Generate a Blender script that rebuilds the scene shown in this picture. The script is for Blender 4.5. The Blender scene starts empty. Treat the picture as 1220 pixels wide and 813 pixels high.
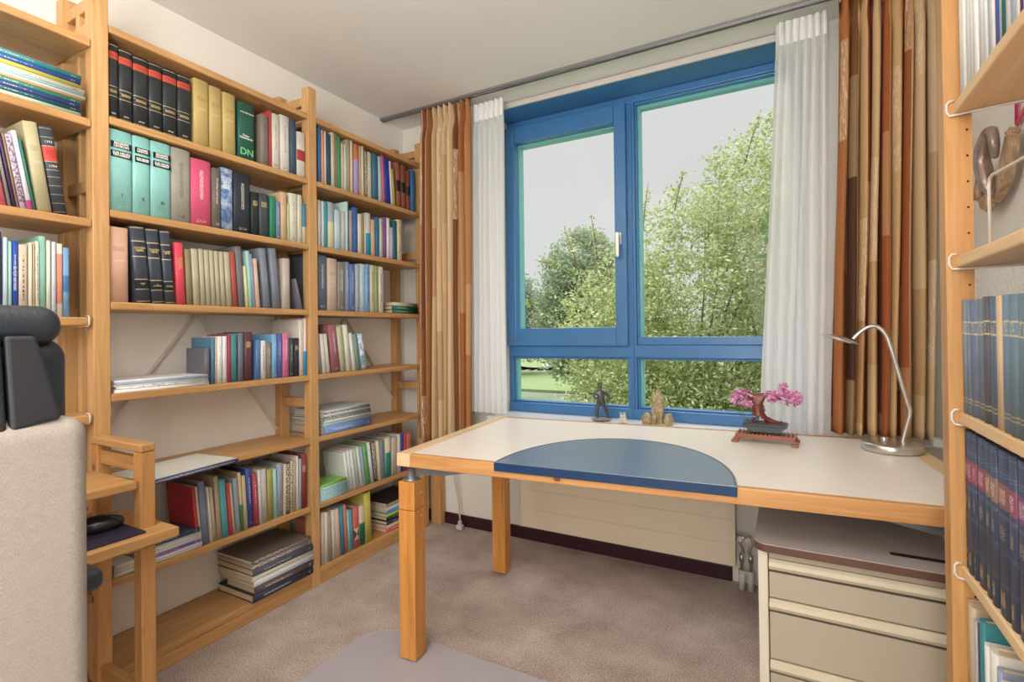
import bpy, bmesh, math, random
from mathutils import Vector, Matrix
random.seed(7)
PI = math.pi
SC = bpy.context.scene
COL = SC.collection

# ---------------------------------------------------------------- camera
cam_d = bpy.data.cameras.new('camera')
cam = bpy.data.objects.new('camera', cam_d)
COL.objects.link(cam)
F_PX, CX, CY = 605.65, 613.906, 392.1
cam_d.sensor_fit = 'HORIZONTAL'
cam_d.sensor_width = 36.0
cam_d.lens = F_PX / 1220 * 36.0
cam_d.shift_x = (610 - CX) / 1220
cam_d.shift_y = -(406.5 - CY) / 1220
cam_d.clip_start = .02
cam_d.clip_end = 500
_y, _p, _r = math.radians(28.298), math.radians(.389), math.radians(-.685)
_F = Vector((-math.sin(_y)*math.cos(_p), math.cos(_y)*math.cos(_p), math.sin(_p)))
_R = Vector((math.cos(_y), math.sin(_y), 0)); _U = _R.cross(_F)
_R2 = _R*math.cos(_r)+_U*math.sin(_r); _U2 = -_R*math.sin(_r)+_U*math.cos(_r)
cam.matrix_world = Matrix(((_R2.x, _U2.x, -_F.x, 0), (_R2.y, _U2.y, -_F.y, 0), (_R2.z, _U2.z, -_F.z, 1.138), (0, 0, 0, 1)))
SC.camera = cam

# ---------------------------------------------------------------- world, lights, exposure
w = bpy.data.worlds.new('overcast_sky'); SC.world = w; w.use_nodes = True
bg = w.node_tree.nodes['Background']
_wt = w.node_tree
_tc = _wt.nodes.new('ShaderNodeTexCoord'); _sp = _wt.nodes.new('ShaderNodeSeparateXYZ'); _wt.links.new(_tc.outputs['Generated'], _sp.inputs[0])
_mr = _wt.nodes.new('ShaderNodeMapRange'); _mr.inputs['From Min'].default_value = .46; _mr.inputs['From Max'].default_value = .95
_mr.inputs['To Min'].default_value = 1.0; _mr.inputs['To Max'].default_value = 8.5      # overcast: brightest overhead
_wt.links.new(_sp.outputs[2], _mr.inputs['Value']); _wt.links.new(_mr.outputs[0], bg.inputs['Strength'])
_nz = _wt.nodes.new('ShaderNodeTexNoise'); _nz.inputs['Scale'].default_value = 3.2; _nz.inputs['Detail'].default_value = 4
_wt.links.new(_tc.outputs['Generated'], _nz.inputs['Vector'])
_mc = _wt.nodes.new('ShaderNodeMix'); _mc.data_type = 'RGBA'; _wt.links.new(_nz.outputs['Fac'], _mc.inputs[0])
_mc.inputs[6].default_value = (.665, .655, .655, 1); _mc.inputs[7].default_value = (.82, .81, .805, 1)      # soft grey clouds
_wt.links.new(_mc.outputs[2], bg.inputs['Color'])
SC.view_settings.view_transform = 'Standard'
SC.view_settings.look = 'None'
SC.view_settings.exposure = 0.0
SC.view_settings.gamma = 1
SC.view_settings.use_curve_mapping = False

def area(name, loc, target, sx, sy, power, color):
    d = bpy.data.lights.new(name, 'AREA'); d.shape = 'RECTANGLE'
    d.size = sx; d.size_y = sy; d.energy = power; d.color = color
    o = bpy.data.objects.new(name, d); COL.objects.link(o); o.location = loc
    o.rotation_euler = (Vector(target)-Vector(loc)).to_track_quat('-Z', 'Y').to_euler()
    return o
area('ceiling_fill_light', (-.8, -.1, 2.36), (-.8, .1, 0), 1.8, 1.5, 17, (1, .94, .87))  # added fill under the ceiling, no fitting modelled
area('rear_fill_light', (-.1, -1.25, 1.35), (-1.6, 1.7, 1.05), 1.2, 1.9, 54, (1, .985, .96))  # added fill from behind the camera, the back wall has no opening
area('upward_fill_light', (-.75, -.35, 1.75), (-.75, -.2, 3), .9, .9, 36, (1, .985, .965))  # added fill aimed up to brighten the ceiling

# ---------------------------------------------------------------- helpers
def lin(h):
    r = []
    for i in (0, 2, 4):
        c = int(h[i:i+2], 16)/255
        r.append(c/12.92 if c <= .04045 else ((c+.055)/1.055)**2.4)
    return tuple(r)+(1,)

class N:
    """tiny node-graph helper"""
    def __init__(s, name):
        s.m = bpy.data.materials.new(name); s.m.use_nodes = True
        s.t = s.m.node_tree; s.b = s.t.nodes['Principled BSDF']
        s.out = s.t.nodes['Material Output']
    def node(s, typ, **kw):
        n = s.t.nodes.new(typ)
        for k, v in kw.items(): setattr(n, k, v)
        return n
    def link(s, a, b): s.t.links.new(a, b)
    def put(s, sock, v):
        if hasattr(v, 'is_output') or isinstance(v, bpy.types.NodeSocket): s.link(v, sock)
        else: sock.default_value = v
    def math(s, op, a, b=0.0, c=None):
        n = s.node('ShaderNodeMath', operation=op)
        s.put(n.inputs[0], a); s.put(n.inputs[1], b)
        if c is not None: s.put(n.inputs[2], c)
        return n.outputs[0]
    def mix(s, f, a, b):
        n = s.node('ShaderNodeMix', data_type='RGBA')
        s.put(n.inputs[0], f); s.put(n.inputs[6], a); s.put(n.inputs[7], b)
        return n.outputs[2]
    def coord(s, which='Object'):
        return s.node('ShaderNodeTexCoord').outputs[which]
    def mapping(s, vec, scale=(1, 1, 1), loc=(0, 0, 0)):
        n = s.node('ShaderNodeMapping'); s.link(vec, n.inputs[0])
        n.inputs['Scale'].default_value = scale; n.inputs['Location'].default_value = loc
        return n.outputs[0]
    def noise(s, vec, scale=5, detail=2, rough=.5, dist=0):
        n = s.node('ShaderNodeTexNoise'); s.link(vec, n.inputs['Vector'])
        n.inputs['Scale'].default_value = scale; n.inputs['Detail'].default_value = detail
        n.inputs['Roughness'].default_value = rough; n.inputs['Distortion'].default_value = dist
        return n.outputs['Fac']
    def sep(s, vec):
        n = s.node('ShaderNodeSeparateXYZ'); s.link(vec, n.inputs[0]); return n.outputs
    def ramp(s, fac, stops):
        n = s.node('ShaderNodeValToRGB'); s.link(fac, n.inputs[0])
        e = n.color_ramp.elements
        while len(e) < len(stops): e.new(.5)
        for k, (p, c) in enumerate(stops): e[k].position = p; e[k].color = c
        return n.outputs[0]
    def bump(s, h, strength=.3, dist=.002):
        n = s.node('ShaderNodeBump'); s.link(h, n.inputs['Height'])
        n.inputs['Strength'].default_value = strength; n.inputs['Distance'].default_value = dist
        s.link(n.outputs[0], s.b.inputs['Normal'])
    def between(s, v, a, b):
        return s.math('MULTIPLY', s.math('GREATER_THAN', v, a), s.math('LESS_THAN', v, b))
    def set(s, color=None, rough=.5, metal=0, spec=.5):
        if color is not None: s.put(s.b.inputs['Base Color'], color)
        s.b.inputs['Roughness'].default_value = rough; s.b.inputs['Metallic'].default_value = metal
        s.b.inputs['Specular IOR Level'].default_value = spec
        return s.m

def plain(name, hexc, rough=.5, metal=0, spec=.4, var=.06):
    g = N(name); c = lin(hexc)
    if var:
        f = g.noise(g.coord(), 14, 3)
        dk = tuple(x*(1-var*2) for x in c[:3])+(1,); lt = tuple(min(1, x*(1+var)) for x in c[:3])+(1,)
        c = g.mix(f, dk, lt)
    return g.set(c, rough, metal, spec)

def wood(name, axis, light='cea26c', dark='a67644', knots=True, rough=.42, rings=1.0):
    g = N(name); v = g.coord()
    sc = [26, 26, 26]; sc['xyz'.index(axis)] = 1.6
    v2 = g.mapping(v, tuple(sc))
    n1 = g.noise(v2, 1.6, 4, .6, .9)
    sc2 = [170, 170, 170]; sc2['xyz'.index(axis)] = 5
    n2 = g.noise(g.mapping(v, tuple(sc2)), 1, 2, .5)
    f = g.math('ADD', g.math('MULTIPLY', n1, .8), g.math('MULTIPLY', n2, .25))
    f = g.math('MULTIPLY', g.math('SUBTRACT', f, .32), 2.2)
    col = g.mix(f, lin(light), lin(dark))
    if knots:
        sc3 = [11, 11, 11]; sc3['xyz'.index(axis)] = 7.5
        vo = g.node('ShaderNodeTexVoronoi'); g.link(g.mapping(v, tuple(sc3), (.37, .81, .23)), vo.inputs['Vector'])
        vo.inputs['Scale'].default_value = 1.0
        r = g.sep(vo.outputs['Color'])[0]
        pick = g.math('GREATER_THAN', r, .62)
        d = vo.outputs['Distance']
        k = g.math('MULTIPLY', g.math('LESS_THAN', d, .085), pick)
        halo = g.math('MULTIPLY', g.math('LESS_THAN', d, .15), pick)
        col = g.mix(g.math('MULTIPLY', halo, .35), col, lin('a86a30'))
        col = g.mix(g.math('MULTIPLY', k, .85), col, lin('5a3214'))
    g.bump(n1, .12, .001)
    return g.set(col, rough, 0, .4)

W_X = wood('pine_along_x', 'x'); W_Y = wood('pine_along_y', 'y'); W_Z = wood('pine_along_z', 'z')
WP_Z = wood('pale_pine_along_z', 'z', 'd3a873', 'b08250')
WD_Y = wood('desk_pine_along_y', 'y', 'e6cca4', 'ceaa7c'); WD_X = wood('desk_pine_along_x', 'x', 'd2a068', 'aa7440')

def link(name, me, parent=None, mat=None):
    o = bpy.data.objects.new(name, me); COL.objects.link(o)
    if parent is not None: o.parent = parent
    if mat is not None and me is not None:
        for m in (mat if isinstance(mat, (list, tuple)) else [mat]): me.materials.append(m)
    return o

def tag(o, label=None, cat=None, group=None, kind=None):
    if label: o['label'] = label
    if cat: o['category'] = cat
    if group: o['group'] = group
    if kind: o['kind'] = kind
    return o

def empty(name, loc=(0, 0, 0), rz=0, label=None, cat=None, group=None, kind=None):
    o = bpy.data.objects.new(name, None); COL.objects.link(o)
    o.empty_display_size = .05; o.location = loc; o.rotation_euler = (0, 0, rz)
    return tag(o, label, cat, group, kind)

class MB:
    """collects shapes into one bmesh and links them as ONE mesh object"""
    def __init__(s): s.bm = bmesh.new()
    def box(s, x0, x1, y0, y1, z0, z1, mi=0):
        v = [s.bm.verts.new(p) for p in ((x0, y0, z0), (x1, y0, z0), (x1, y1, z0), (x0, y1, z0), (x0, y0, z1), (x1, y0, z1), (x1, y1, z1), (x0, y1, z1))]
        for f in ((3, 2, 1, 0), (4, 5, 6, 7), (0, 1, 5, 4), (1, 2, 6, 5), (2, 3, 7, 6), (3, 0, 4, 7)):
            fc = s.bm.faces.new([v[i] for i in f]); fc.material_index = mi
        return v
    def obox(s, p, q, w_, h_, up=(0, 0, 1), mi=0):
        """bar from p to q with rectangular section"""
        p, q = Vector(p), Vector(q); d = (q-p).normalized(); u = Vector(up)
        a = d.cross(u)
        if a.length < 1e-4: a = d.cross(Vector((1, 0, 0)))
        a.normalize(); b = a.cross(d).normalized()
        v = [s.bm.verts.new(c+a*(sx*w_/2)+b*(sy*h_/2)) for c in (p, q) for sx, sy in ((-1, -1), (1, -1), (1, 1), (-1, 1))]
        for f in ((3, 2, 1, 0), (4, 5, 6, 7), (0, 1, 5, 4), (1, 2, 6, 5), (2, 3, 7, 6), (3, 0, 4, 7)):
            fc = s.bm.faces.new([v[i] for i in f]); fc.material_index = mi
    def tube(s, pts, r, seg=10, mi=0, cap=True):
        pts = [Vector(p) for p in pts]; n = len(pts); rr = r if isinstance(r, (list, tuple)) else [r]*n
        rings = []; prev = None
        for i, p in enumerate(pts):
            d = (pts[min(i+1, n-1)]-pts[max(i-1, 0)]).normalized()
            if prev is None:
                a = d.cross(Vector((0, 0, 1)))
                if a.length < 1e-3: a = d.cross(Vector((1, 0, 0)))
            else: a = prev-d*prev.dot(d)
            a.normalize(); prev = a; b = d.cross(a)
            rings.append([s.bm.verts.new(p+(a*math.cos(2*PI*k/seg)+b*math.sin(2*PI*k/seg))*rr[i]) for k in range(seg)])
        for i in range(n-1):
            for k in range(seg):
                f = s.bm.faces.new((rings[i][k], rings[i][(k+1) % seg], rings[i+1][(k+1) % seg], rings[i+1][k])); f.smooth = True; f.material_index = mi
        if cap:
            s.bm.faces.new(rings[0][::-1]).material_index = mi; s.bm.faces.new(rings[-1]).material_index = mi
    def lathe(s, prof, seg=32, c=(0, 0, 0), mi=0, sx=1, sy=1):
        rings = []
        for r, z in prof:
            rings.append([s.bm.verts.new((c[0]+sx*r*math.cos(2*PI*k/seg), c[1]+sy*r*math.sin(2*PI*k/seg), c[2]+z)) for k in range(seg)])
        for i in range(len(rings)-1):
            for k in range(seg):
                f = s.bm.faces.new((rings[i][k], rings[i][(k+1) % seg], rings[i+1][(k+1) % seg], rings[i+1][k])); f.smooth = True; f.material_index = mi
        s.bm.faces.new(rings[0][::-1]).material_index = mi; s.bm.faces.new(rings[-1]).material_index = mi
    def prism(s, poly, z0, z1, mi=0):
        a = [s.bm.verts.new((x, y, z0)) for x, y in poly]; b = [s.bm.verts.new((x, y, z1)) for x, y in poly]
        n = len(poly)
        s.bm.faces.new(a[::-1]).material_index = mi; s.bm.faces.new(b).material_index = mi
        for i in range(n): s.bm.faces.new((a[i], a[(i+1) % n], b[(i+1) % n], b[i])).material_index = mi
    def blob(s, c, r, sub=3, noise=0, freq=3, mi=0):
        res = bmesh.ops.create_icosphere(s.bm, subdivisions=sub, radius=1)
        from mathutils import noise as nz
        for v in res['verts']:
            k = 1+noise*nz.noise(v.co*freq+Vector(c)*17)
            v.co = Vector((v.co.x*r[0]*k+c[0], v.co.y*r[1]*k+c[1], v.co.z*r[2]*k+c[2]))
        for f in {f for v in res['verts'] for f in v.link_faces}: f.smooth = True; f.material_index = mi
    def build(s, name, mat=None, parent=None, bevel=0, seg=2, loc=None, rot=None):
        bmesh.ops.recalc_face_normals(s.bm, faces=s.bm.faces)
        me = bpy.data.meshes.new(name); s.bm.to_mesh(me); s.bm.free()
        o = link(name, me, parent, mat)
        if bevel:
            m = o.modifiers.new('bevel', 'BEVEL'); m.width = bevel; m.segments = seg; m.limit_method = 'ANGLE'
        if loc: o.location = loc
        if rot: o.rotation_euler = rot
        return o

def skin(name, verts, edges, radii, mat, parent=None, sub=2, loc=None):
    me = bpy.data.meshes.new(name); me.from_pydata(verts, edges, [])
    o = link(name, me, parent, mat)
    o.modifiers.new('skin', 'SKIN').use_smooth_shade = True
    for i, r in enumerate(radii):
        me.skin_vertices[0].data[i].radius = (r, r) if not isinstance(r, tuple) else r
    me.skin_vertices[0].data[0].use_root = True
    m = o.modifiers.new('subdivision', 'SUBSURF'); m.levels = sub; m.render_levels = sub
    if loc: o.location = loc
    return o

def text_mesh(name, body, size, mat, parent, loc, rot, align='CENTER', sx=1.0, spacing=1.0, bold=0.0):
    c = bpy.data.curves.new(name, 'FONT'); c.body = body; c.size = size; c.align_x = align; c.align_y = 'CENTER'
    c.extrude = .0002; c.offset = bold; c.space_line = .85; c.space_character = spacing
    t = bpy.data.objects.new('tmp', c); COL.objects.link(t)
    dg = bpy.context.evaluated_depsgraph_get()
    me = bpy.data.meshes.new_from_object(t.evaluated_get(dg))
    bpy.data.objects.remove(t); bpy.data.curves.remove(c)
    me.name = name; me.materials.clear()
    o = link(name, me, parent, mat); o.location = loc; o.rotation_euler = rot; o.scale = (sx, 1, 1)
    return o

# ---------------------------------------------------------------- materials
def wall_mat(name, hexc, bump=.35):
    g = N(name); v = g.coord()
    n = g.noise(v, 95, 4, .6); g.bump(n, bump, .003)
    return g.set(g.mix(g.noise(v, 2, 2), lin(hexc), tuple(x*.97 for x in lin(hexc)[:3])+(1,)), .85, 0, .2)
M_WALL = wall_mat('wall_plaster', 'efeae2'); M_CEIL = wall_mat('ceiling_paint', 'eae8e4', .15)
M_WALLW = wall_mat('window_wall_plaster', 'e8e3da', .1)
def carpet():
    g = N('carpet_pile'); v = g.coord()
    n = g.noise(v, 210, 3, .75); n2 = g.noise(v, 5, 3, .6)
    f = g.math('ADD', g.math('MULTIPLY', n, 1.1), g.math('MULTIPLY', n2, .35))
    g.bump(n, .8, .006)
    return g.set(g.ramp(f, [(.42, lin('6c5c55')), (.70, lin('b4a298')), (.95, lin('ecdfd5'))]), .95, 0, .1)
M_CARPET = carpet()
M_BLUE = plain('blue_gloss_paint', '4279ae', .3, 0, .5, .04)
M_TEAL = plain('teal_exterior_paint', '7cc0c2', .4)
M_MAROON = plain('maroon_skirting', '3a1c26', .4)
M_WHITE = plain('white_laminate', 'ece4da', .3, 0, .45, .02)
M_SILL = plain('white_sill', 'eaeaec', .3, 0, .5, .02)
M_CREAM = plain('cream_radiator_enamel', 'e2d3bb', .4, 0, .4, .02)
M_ALU = plain('brushed_aluminium', 'a9a9ab', .35, .9, .5, .05)
M_CHROME = plain('satin_nickel', 'd2cec8', .3, .9, .5, .04)
M_STEEL = plain('grey_steel', '8b9096', .4, .7)
M_WIRE = plain('white_plastic_wire', 'd8d2c8', .4)
M_BLACKPL = plain('black_plastic', '24272c', .45, 0, .5)
M_LEATHER = None
M_TRIMW = plain('off_white_trim', 'cfcbc4', .5)
M_PAGE = plain('book_pages', 'd3bf9e', .8, 0, .1, .1)
M_PAGEW = plain('magazine_pages', 'ded6c8', .8, 0, .1, .08)
M_INKW = plain('pale_ink', 'e8e6de', .6, var=0); M_INKK = plain('black_ink', '14161a', .5, var=0); M_INKG = plain('gold_leaf', 'd8c484', .35, .3, var=0)
M_INKLG = plain('light_green_ink', '7cd08c', .5, var=0)
g = N('window_glass')
tr = g.node('ShaderNodeBsdfTransparent'); gl = g.node('ShaderNodeBsdfGlossy'); gl.inputs['Roughness'].default_value = .02
mx = g.node('ShaderNodeMixShader'); mx.inputs[0].default_value = .006
tr.inputs[0].default_value = (.97, .985, .98, 1)
g.link(tr.outputs[0], mx.inputs[1]); g.link(gl.outputs[0], mx.inputs[2]); g.link(mx.outputs[0], g.out.inputs[0])
M_GLASS = g.m

# ---------------------------------------------------------------- room shell
XW, XR, YW, YB, ZC = -2.14, .545, 2.50, -1.40, 2.43
def struct(name, mb, mat, bevel=0):
    return tag(mb.build(name, mat, None, bevel), kind='structure')
m = MB(); m.box(XW-.2, XR+.2, YB-.2, YW+.2, -.12, 0); struct('floor', m, M_CARPET)
m = MB(); m.box(XW-.2, XR+.2, YB-.2, YW+.32, ZC, ZC+.15); struct('ceiling', m, M_CEIL)
m = MB(); m.box(XW-.2, XW, YB, YW, 0, ZC); struct('wall_left', m, M_WALL)
m = MB(); m.box(XR, XR+.2, YB, YW, 0, ZC); struct('wall_right', m, M_WALL)
m = MB(); m.box(XW-.2, XR+.2, YB-.2, YB, 0, ZC); struct('wall_back', m, M_WALL)
WX0, WX1, WZ0, WZ1 = -1.49, .07, .655, 2.40      # window opening
m = MB()
m.box(XW-.2, WX0, YW, YW+.32, 0, ZC); m.box(WX1, XR+.2, YW, YW+.32, 0, ZC)
m.box(WX0, WX1, YW, YW+.32, 0, WZ0-.02); m.box(WX0, WX1, YW, YW+.32, WZ1+.012, ZC)
struct('wall_window', m, M_WALLW)
m = MB(); m.box(XW, -.24, YW-.014, YW, 0, .065); struct('baseboard_window', m, M_MAROON, .002)
m = MB(); m.box(-.13, XR, YW-.014, YW, 0, .065); struct('baseboard_window_right', m, M_MAROON, .002)
# blue soffit and jamb lining, beige trim strip
m = MB(); m.box(WX0, WX1, YW+.002, YW+.19, WZ1, WZ1+.012); struct('trim_soffit', m, M_BLUE)
m = MB(); m.box(WX0-.012, WX1+.03, YW-.012, YW, WZ1-.004, WZ1+.026); struct('trim_lintel', m, M_TRIMW, .002)
m = MB(); m.box(WX0-.02, WX1+.03, YW-.055, YW+.19, WZ0-.02, WZ0+.012); struct('trim_window_sill', m, M_SILL, .004)

# window: frame, opening sash, lower panes, right pane
FY = YW+.17      # room-side face of the frame
win = empty('window_1', (0, 0, 0), kind='structure')
m = MB()
GX0, GX1 = -.765, -.715   # centre mullion
B, T = WZ0+.012, WZ1
m.box(WX0-.001, WX0+.022, FY+.0202, FY+.0998, B+.001, T-.039)
m.box(WX0, WX1, FY+.02, FY+.1, T-.04, T); m.box(WX0, WX1, FY+.012, FY+.1, B, B+.055)
m.box(GX0, GX1, FY+.0205, FY+.0995, B+.001, T-.039)
m.box(WX1-.05, WX1, FY+.02, FY+.1, B, T)
m.box(WX0, WX1, FY+.016, FY+.1, .995, 1.062)
m.box(GX0+.027, GX0+.037, FY+.008, FY+.03, B+.001, T-.041)           # bead down the mullion
m.box(GX1, WX1-.05, FY+.03, FY+.08, 1.062, 1.105); m.box(GX1, WX1-.05, FY+.03, FY+.08, 2.350, T-.039)
m.box(GX1, GX1+.010, FY+.034, FY+.08, B, T-.04)
m.box(WX0, GX0, FY+.034, FY+.08, B+.055, B+.066); m.box(GX1, WX1-.05, FY+.034, FY+.08, B+.055, B+.066)
m.box(WX0, GX0, FY+.034, FY+.08, .983, .995); m.box(GX1, WX1-.05, FY+.034, FY+.08, .983, .995)
m.build('window_frame', M_BLUE, win, .004)
m = MB()      # opening sash
S0, S1, SB, ST = WX0+.002, GX0+.01, 1.058, 2.36
m.box(S0, WX0+.065, FY-.012, FY+.06, SB, ST); m.box(-.818, S1, FY-.012, FY+.06, SB, ST)
m.box(WX0+.065, -.818, FY-.012, FY+.06, SB, 1.16); m.box(WX0+.065, -.818, FY-.012, FY+.06, 2.262, ST)
sash = m.build('window_sash', M_BLUE, win, .005)
m = MB(); m.box(-.803, -.779, FY-.022, FY-.012, 1.60, 1.665); m.tube([(-.791, FY-.02, 1.65), (-.791, FY-.05, 1.65)], .008); m.box(-.80, -.782, FY-.062, FY-.046, 1.53, 1.66)
m.build('window_handle', M_CHROME, sash, .004)
m = MB(); m.box(WX0+.065, -.818, FY+.03, FY+.036, 1.16, 2.262); m.build('pane', M_GLASS, win)
m = MB(); m.box(GX1+.010, WX1-.05, FY+.05, FY+.056, 1.105, 2.350); m.build('pane', M_GLASS, win)
m = MB(); m.box(WX0, GX0, FY+.05, FY+.056, B+.066, .983); m.build('pane', M_GLASS, win)
m = MB(); m.box(GX1+.010, WX1-.05, FY+.05, FY+.056, B+.066, .983); m.build('pane', M_GLASS, win)
m = MB()      # teal outside face of the frame
m.box(GX1+.010, GX1+.024, FY+.06, FY+.1, 1.105, 2.350); m.box(GX1+.024, WX1-.05, FY+.06, FY+.1, 2.332, 2.350)
m.box(WX0+.022, WX0+.036, FY+.06, FY+.1, B+.066, .983); m.box(WX0+.065, WX0+.069, FY+.04, FY+.1, 1.16, 2.262); m.box(WX0+.069, -.818, FY+.04, FY+.1, 2.254, 2.262)
m.box(GX1+.010, GX1+.022, FY+.06, FY+.1, B+.066, .983)
m.build('outer_frame', M_TEAL, win)
# ---------------------------------------------------------------- left bookcase (three bays of ladder uprights and shelves)
XF, XB = -1.892, -2.136          # front and wall side of the uprights
bc = empty('bookcase', (XF, 1.6, 0), label='tall pine ladder bookcase with open shelves along the left wall', cat='bookcase')
def place(o, root):
    o.parent = root; o.matrix_parent_inverse = Matrix.Translation(-root.location); return o
def ladder(root, y0, y1, x_front, x_back, H, rungs, extra=(), rw=.022, mat=None, name='upright_frame', postd=.045):
    m = MB()
    m.box(x_front-postd, x_front, y0, y1, 0, H); m.box(x_back, x_back+postd, y0, y1, 0, H)
    for xe in extra: m.box(xe, xe+.022, y0+.012, y1-.012, 0, H-.06)
    ym = (y0+y1)/2
    for z in rungs: m.box(x_back+postd, x_front-postd, ym-rw/2, ym+rw/2, z-.02, z+.02)
    return place(m.build(name, mat or W_Z, None, .003), root)
RUNG = (.05, .83, 1.60, 2.205)
U = [(-.045+.0, .0), (.765, .81), (1.572, 1.617), (2.365, 2.41)]
ladder(bc, -.07, -.025, XF, XB, 2.26, RUNG)
ladder(bc, *U[1], XF, XB, 2.26, (.05, .62, 1.62, 2.12, 2.2), extra=(-2.03,), mat=WP_Z)
ladder(bc, *U[2], XF, XB, 2.26, RUNG, mat=WP_Z)
ladder(bc, *U[3], XF, XB, 2.26, RUNG)
TH = .025
def shelf(root, y0, y1, z, x0=XB+.002, x1=XF-.002, mat=None):
    m = MB(); m.box(x0, x1, y0+.001, y1-.001, z-TH, z)
    return place(m.build('shelf', mat or W_Y, None, .004), root)
ZS = (2.135, 1.843, 1.546, 1.251, .957, .672, .368, .075)
for z in ZS:
    shelf(bc, .81, 1.572, z); shelf(bc, 1.617, 2.365, z)
for z in (2.065, 1.815, 1.505, 1.20, .90, .60, .35, .075): shelf(bc, -.025, .765, z)
for a, b in ((-.025, .765), (.81, 1.572), (1.617, 2.365)):
    m = MB(); m.box(XF-.022, XF-.004, a+.001, b-.001, 0, .049); place(m.build('plinth', W_Y, None, .003), bc)
def strip(p, q):
    m = MB(); m.obox(p, q, .004, .020, (1, 0, 0)); return place(m.build('cross_brace', M_WIRE, None), bc)
strip((XB+.006, 1.20, 1.222), (XB+.006, .82, .716)); strip((XB+.011, 1.215, 1.222), (XB+.011, 1.57, .70))
strip((XB+.006, 1.99, 1.222), (XB+.006, 1.63, .60)); strip((XB+.011, 2.00, 1.222), (XB+.011, 2.36, .75))
def clip(root, y, z, x0, x1, s=1, h=.026):
    """white wire clip holding a shelf to its upright"""
    m = MB(); t = .0022
    m.tube([(x0-s*.10, y, z-TH-t), (x0+s*.001, y, z-TH-t), (x0+s*.006, y, z-TH+.004), (x0+s*.006, y, z), (x0+s*.001, y, z+t+.002), (x0-s*.02, y, z+t+.002)], t, 6)
    return place(m.build('shelf_clip', M_WIRE, None), root)
for (y, z) in ((2.352, 1.546), (.752, 1.20), (2.352, .672), (2.352, .957), (.752, .90)): clip(bc, y, z, XF, 0, 1)

m = MB(); m.box(-1.905, -1.83, 2.445, 2.484, 0, 2.2)
tag(m.build('wooden_post', W_Z, None, .003), 'knotty pine post standing in the corner behind the brown curtain', 'post')

# ---------------------------------------------------------------- right bookcase
RX0, RY1 = .270, 1.265
rb = empty('bookcase', (.4, .8, 0), label='pine ladder bookcase along the right wall, cut by the frame edge', cat='bookcase')
m = MB(); m.box(RX0, RX0+.042, RY1, RY1+.045, 0, 2.3); m.box(.50, .542, RY1, RY1+.045, 0, 2.3)
for z in (.06, .85, 2.2): m.box(RX0+.042, .50, RY1+.012, RY1+.033, z-.02, z+.02)
for k in range(44):      # rows of peg holes
    z = .08+.0495*k; m.box(RX0+.033, RX0+.0365, RY1-.0006, RY1+.001, z-.0018, z+.0018, 1)
W_RP = wood('shade_toned_post_pine', 'z', 'cf9e66', 'a4733e')  # same pine toned slightly darker, standing in for shade on these posts
M_HOLE = plain('dark_hole', '3a1c0c', .9)
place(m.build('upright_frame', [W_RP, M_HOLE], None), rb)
m = MB(); m.box(RX0, RX0+.042, .26, .30, 0, 2.3); m.box(.50, .542, .26, .30, 0, 2.3)
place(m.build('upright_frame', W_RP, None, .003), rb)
W_SH = wood('pale_shelf_pine', 'y', 'e4c79c', 'cfa571')
ZR = (1.570, 1.274, .975, .681, .385, .085)
for z in ZR:
    m = MB(); m.box(.285, .54, .305, RY1-.001, z-.022, z); place(m.build('shelf', W_SH, None, .003), rb)
    if z > .3: 
        m = MB(); t = .0024
        m.tube([(.46, RY1-.02, z-.0245-t), (.40, RY1-.03, z-.0225-t), (.30, RY1-.01, z-.0225-t), (.279, RY1-.0015, z-.022-t), (.2745, RY1-.0015, z-.016), (.2745, RY1-.0015, z-.002), (.279, RY1-.0015, z+.004), (.285, RY1-.0015, z+.004)], t, 6)
        place(m.build('shelf_clip', M_WIRE, None), rb)

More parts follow.
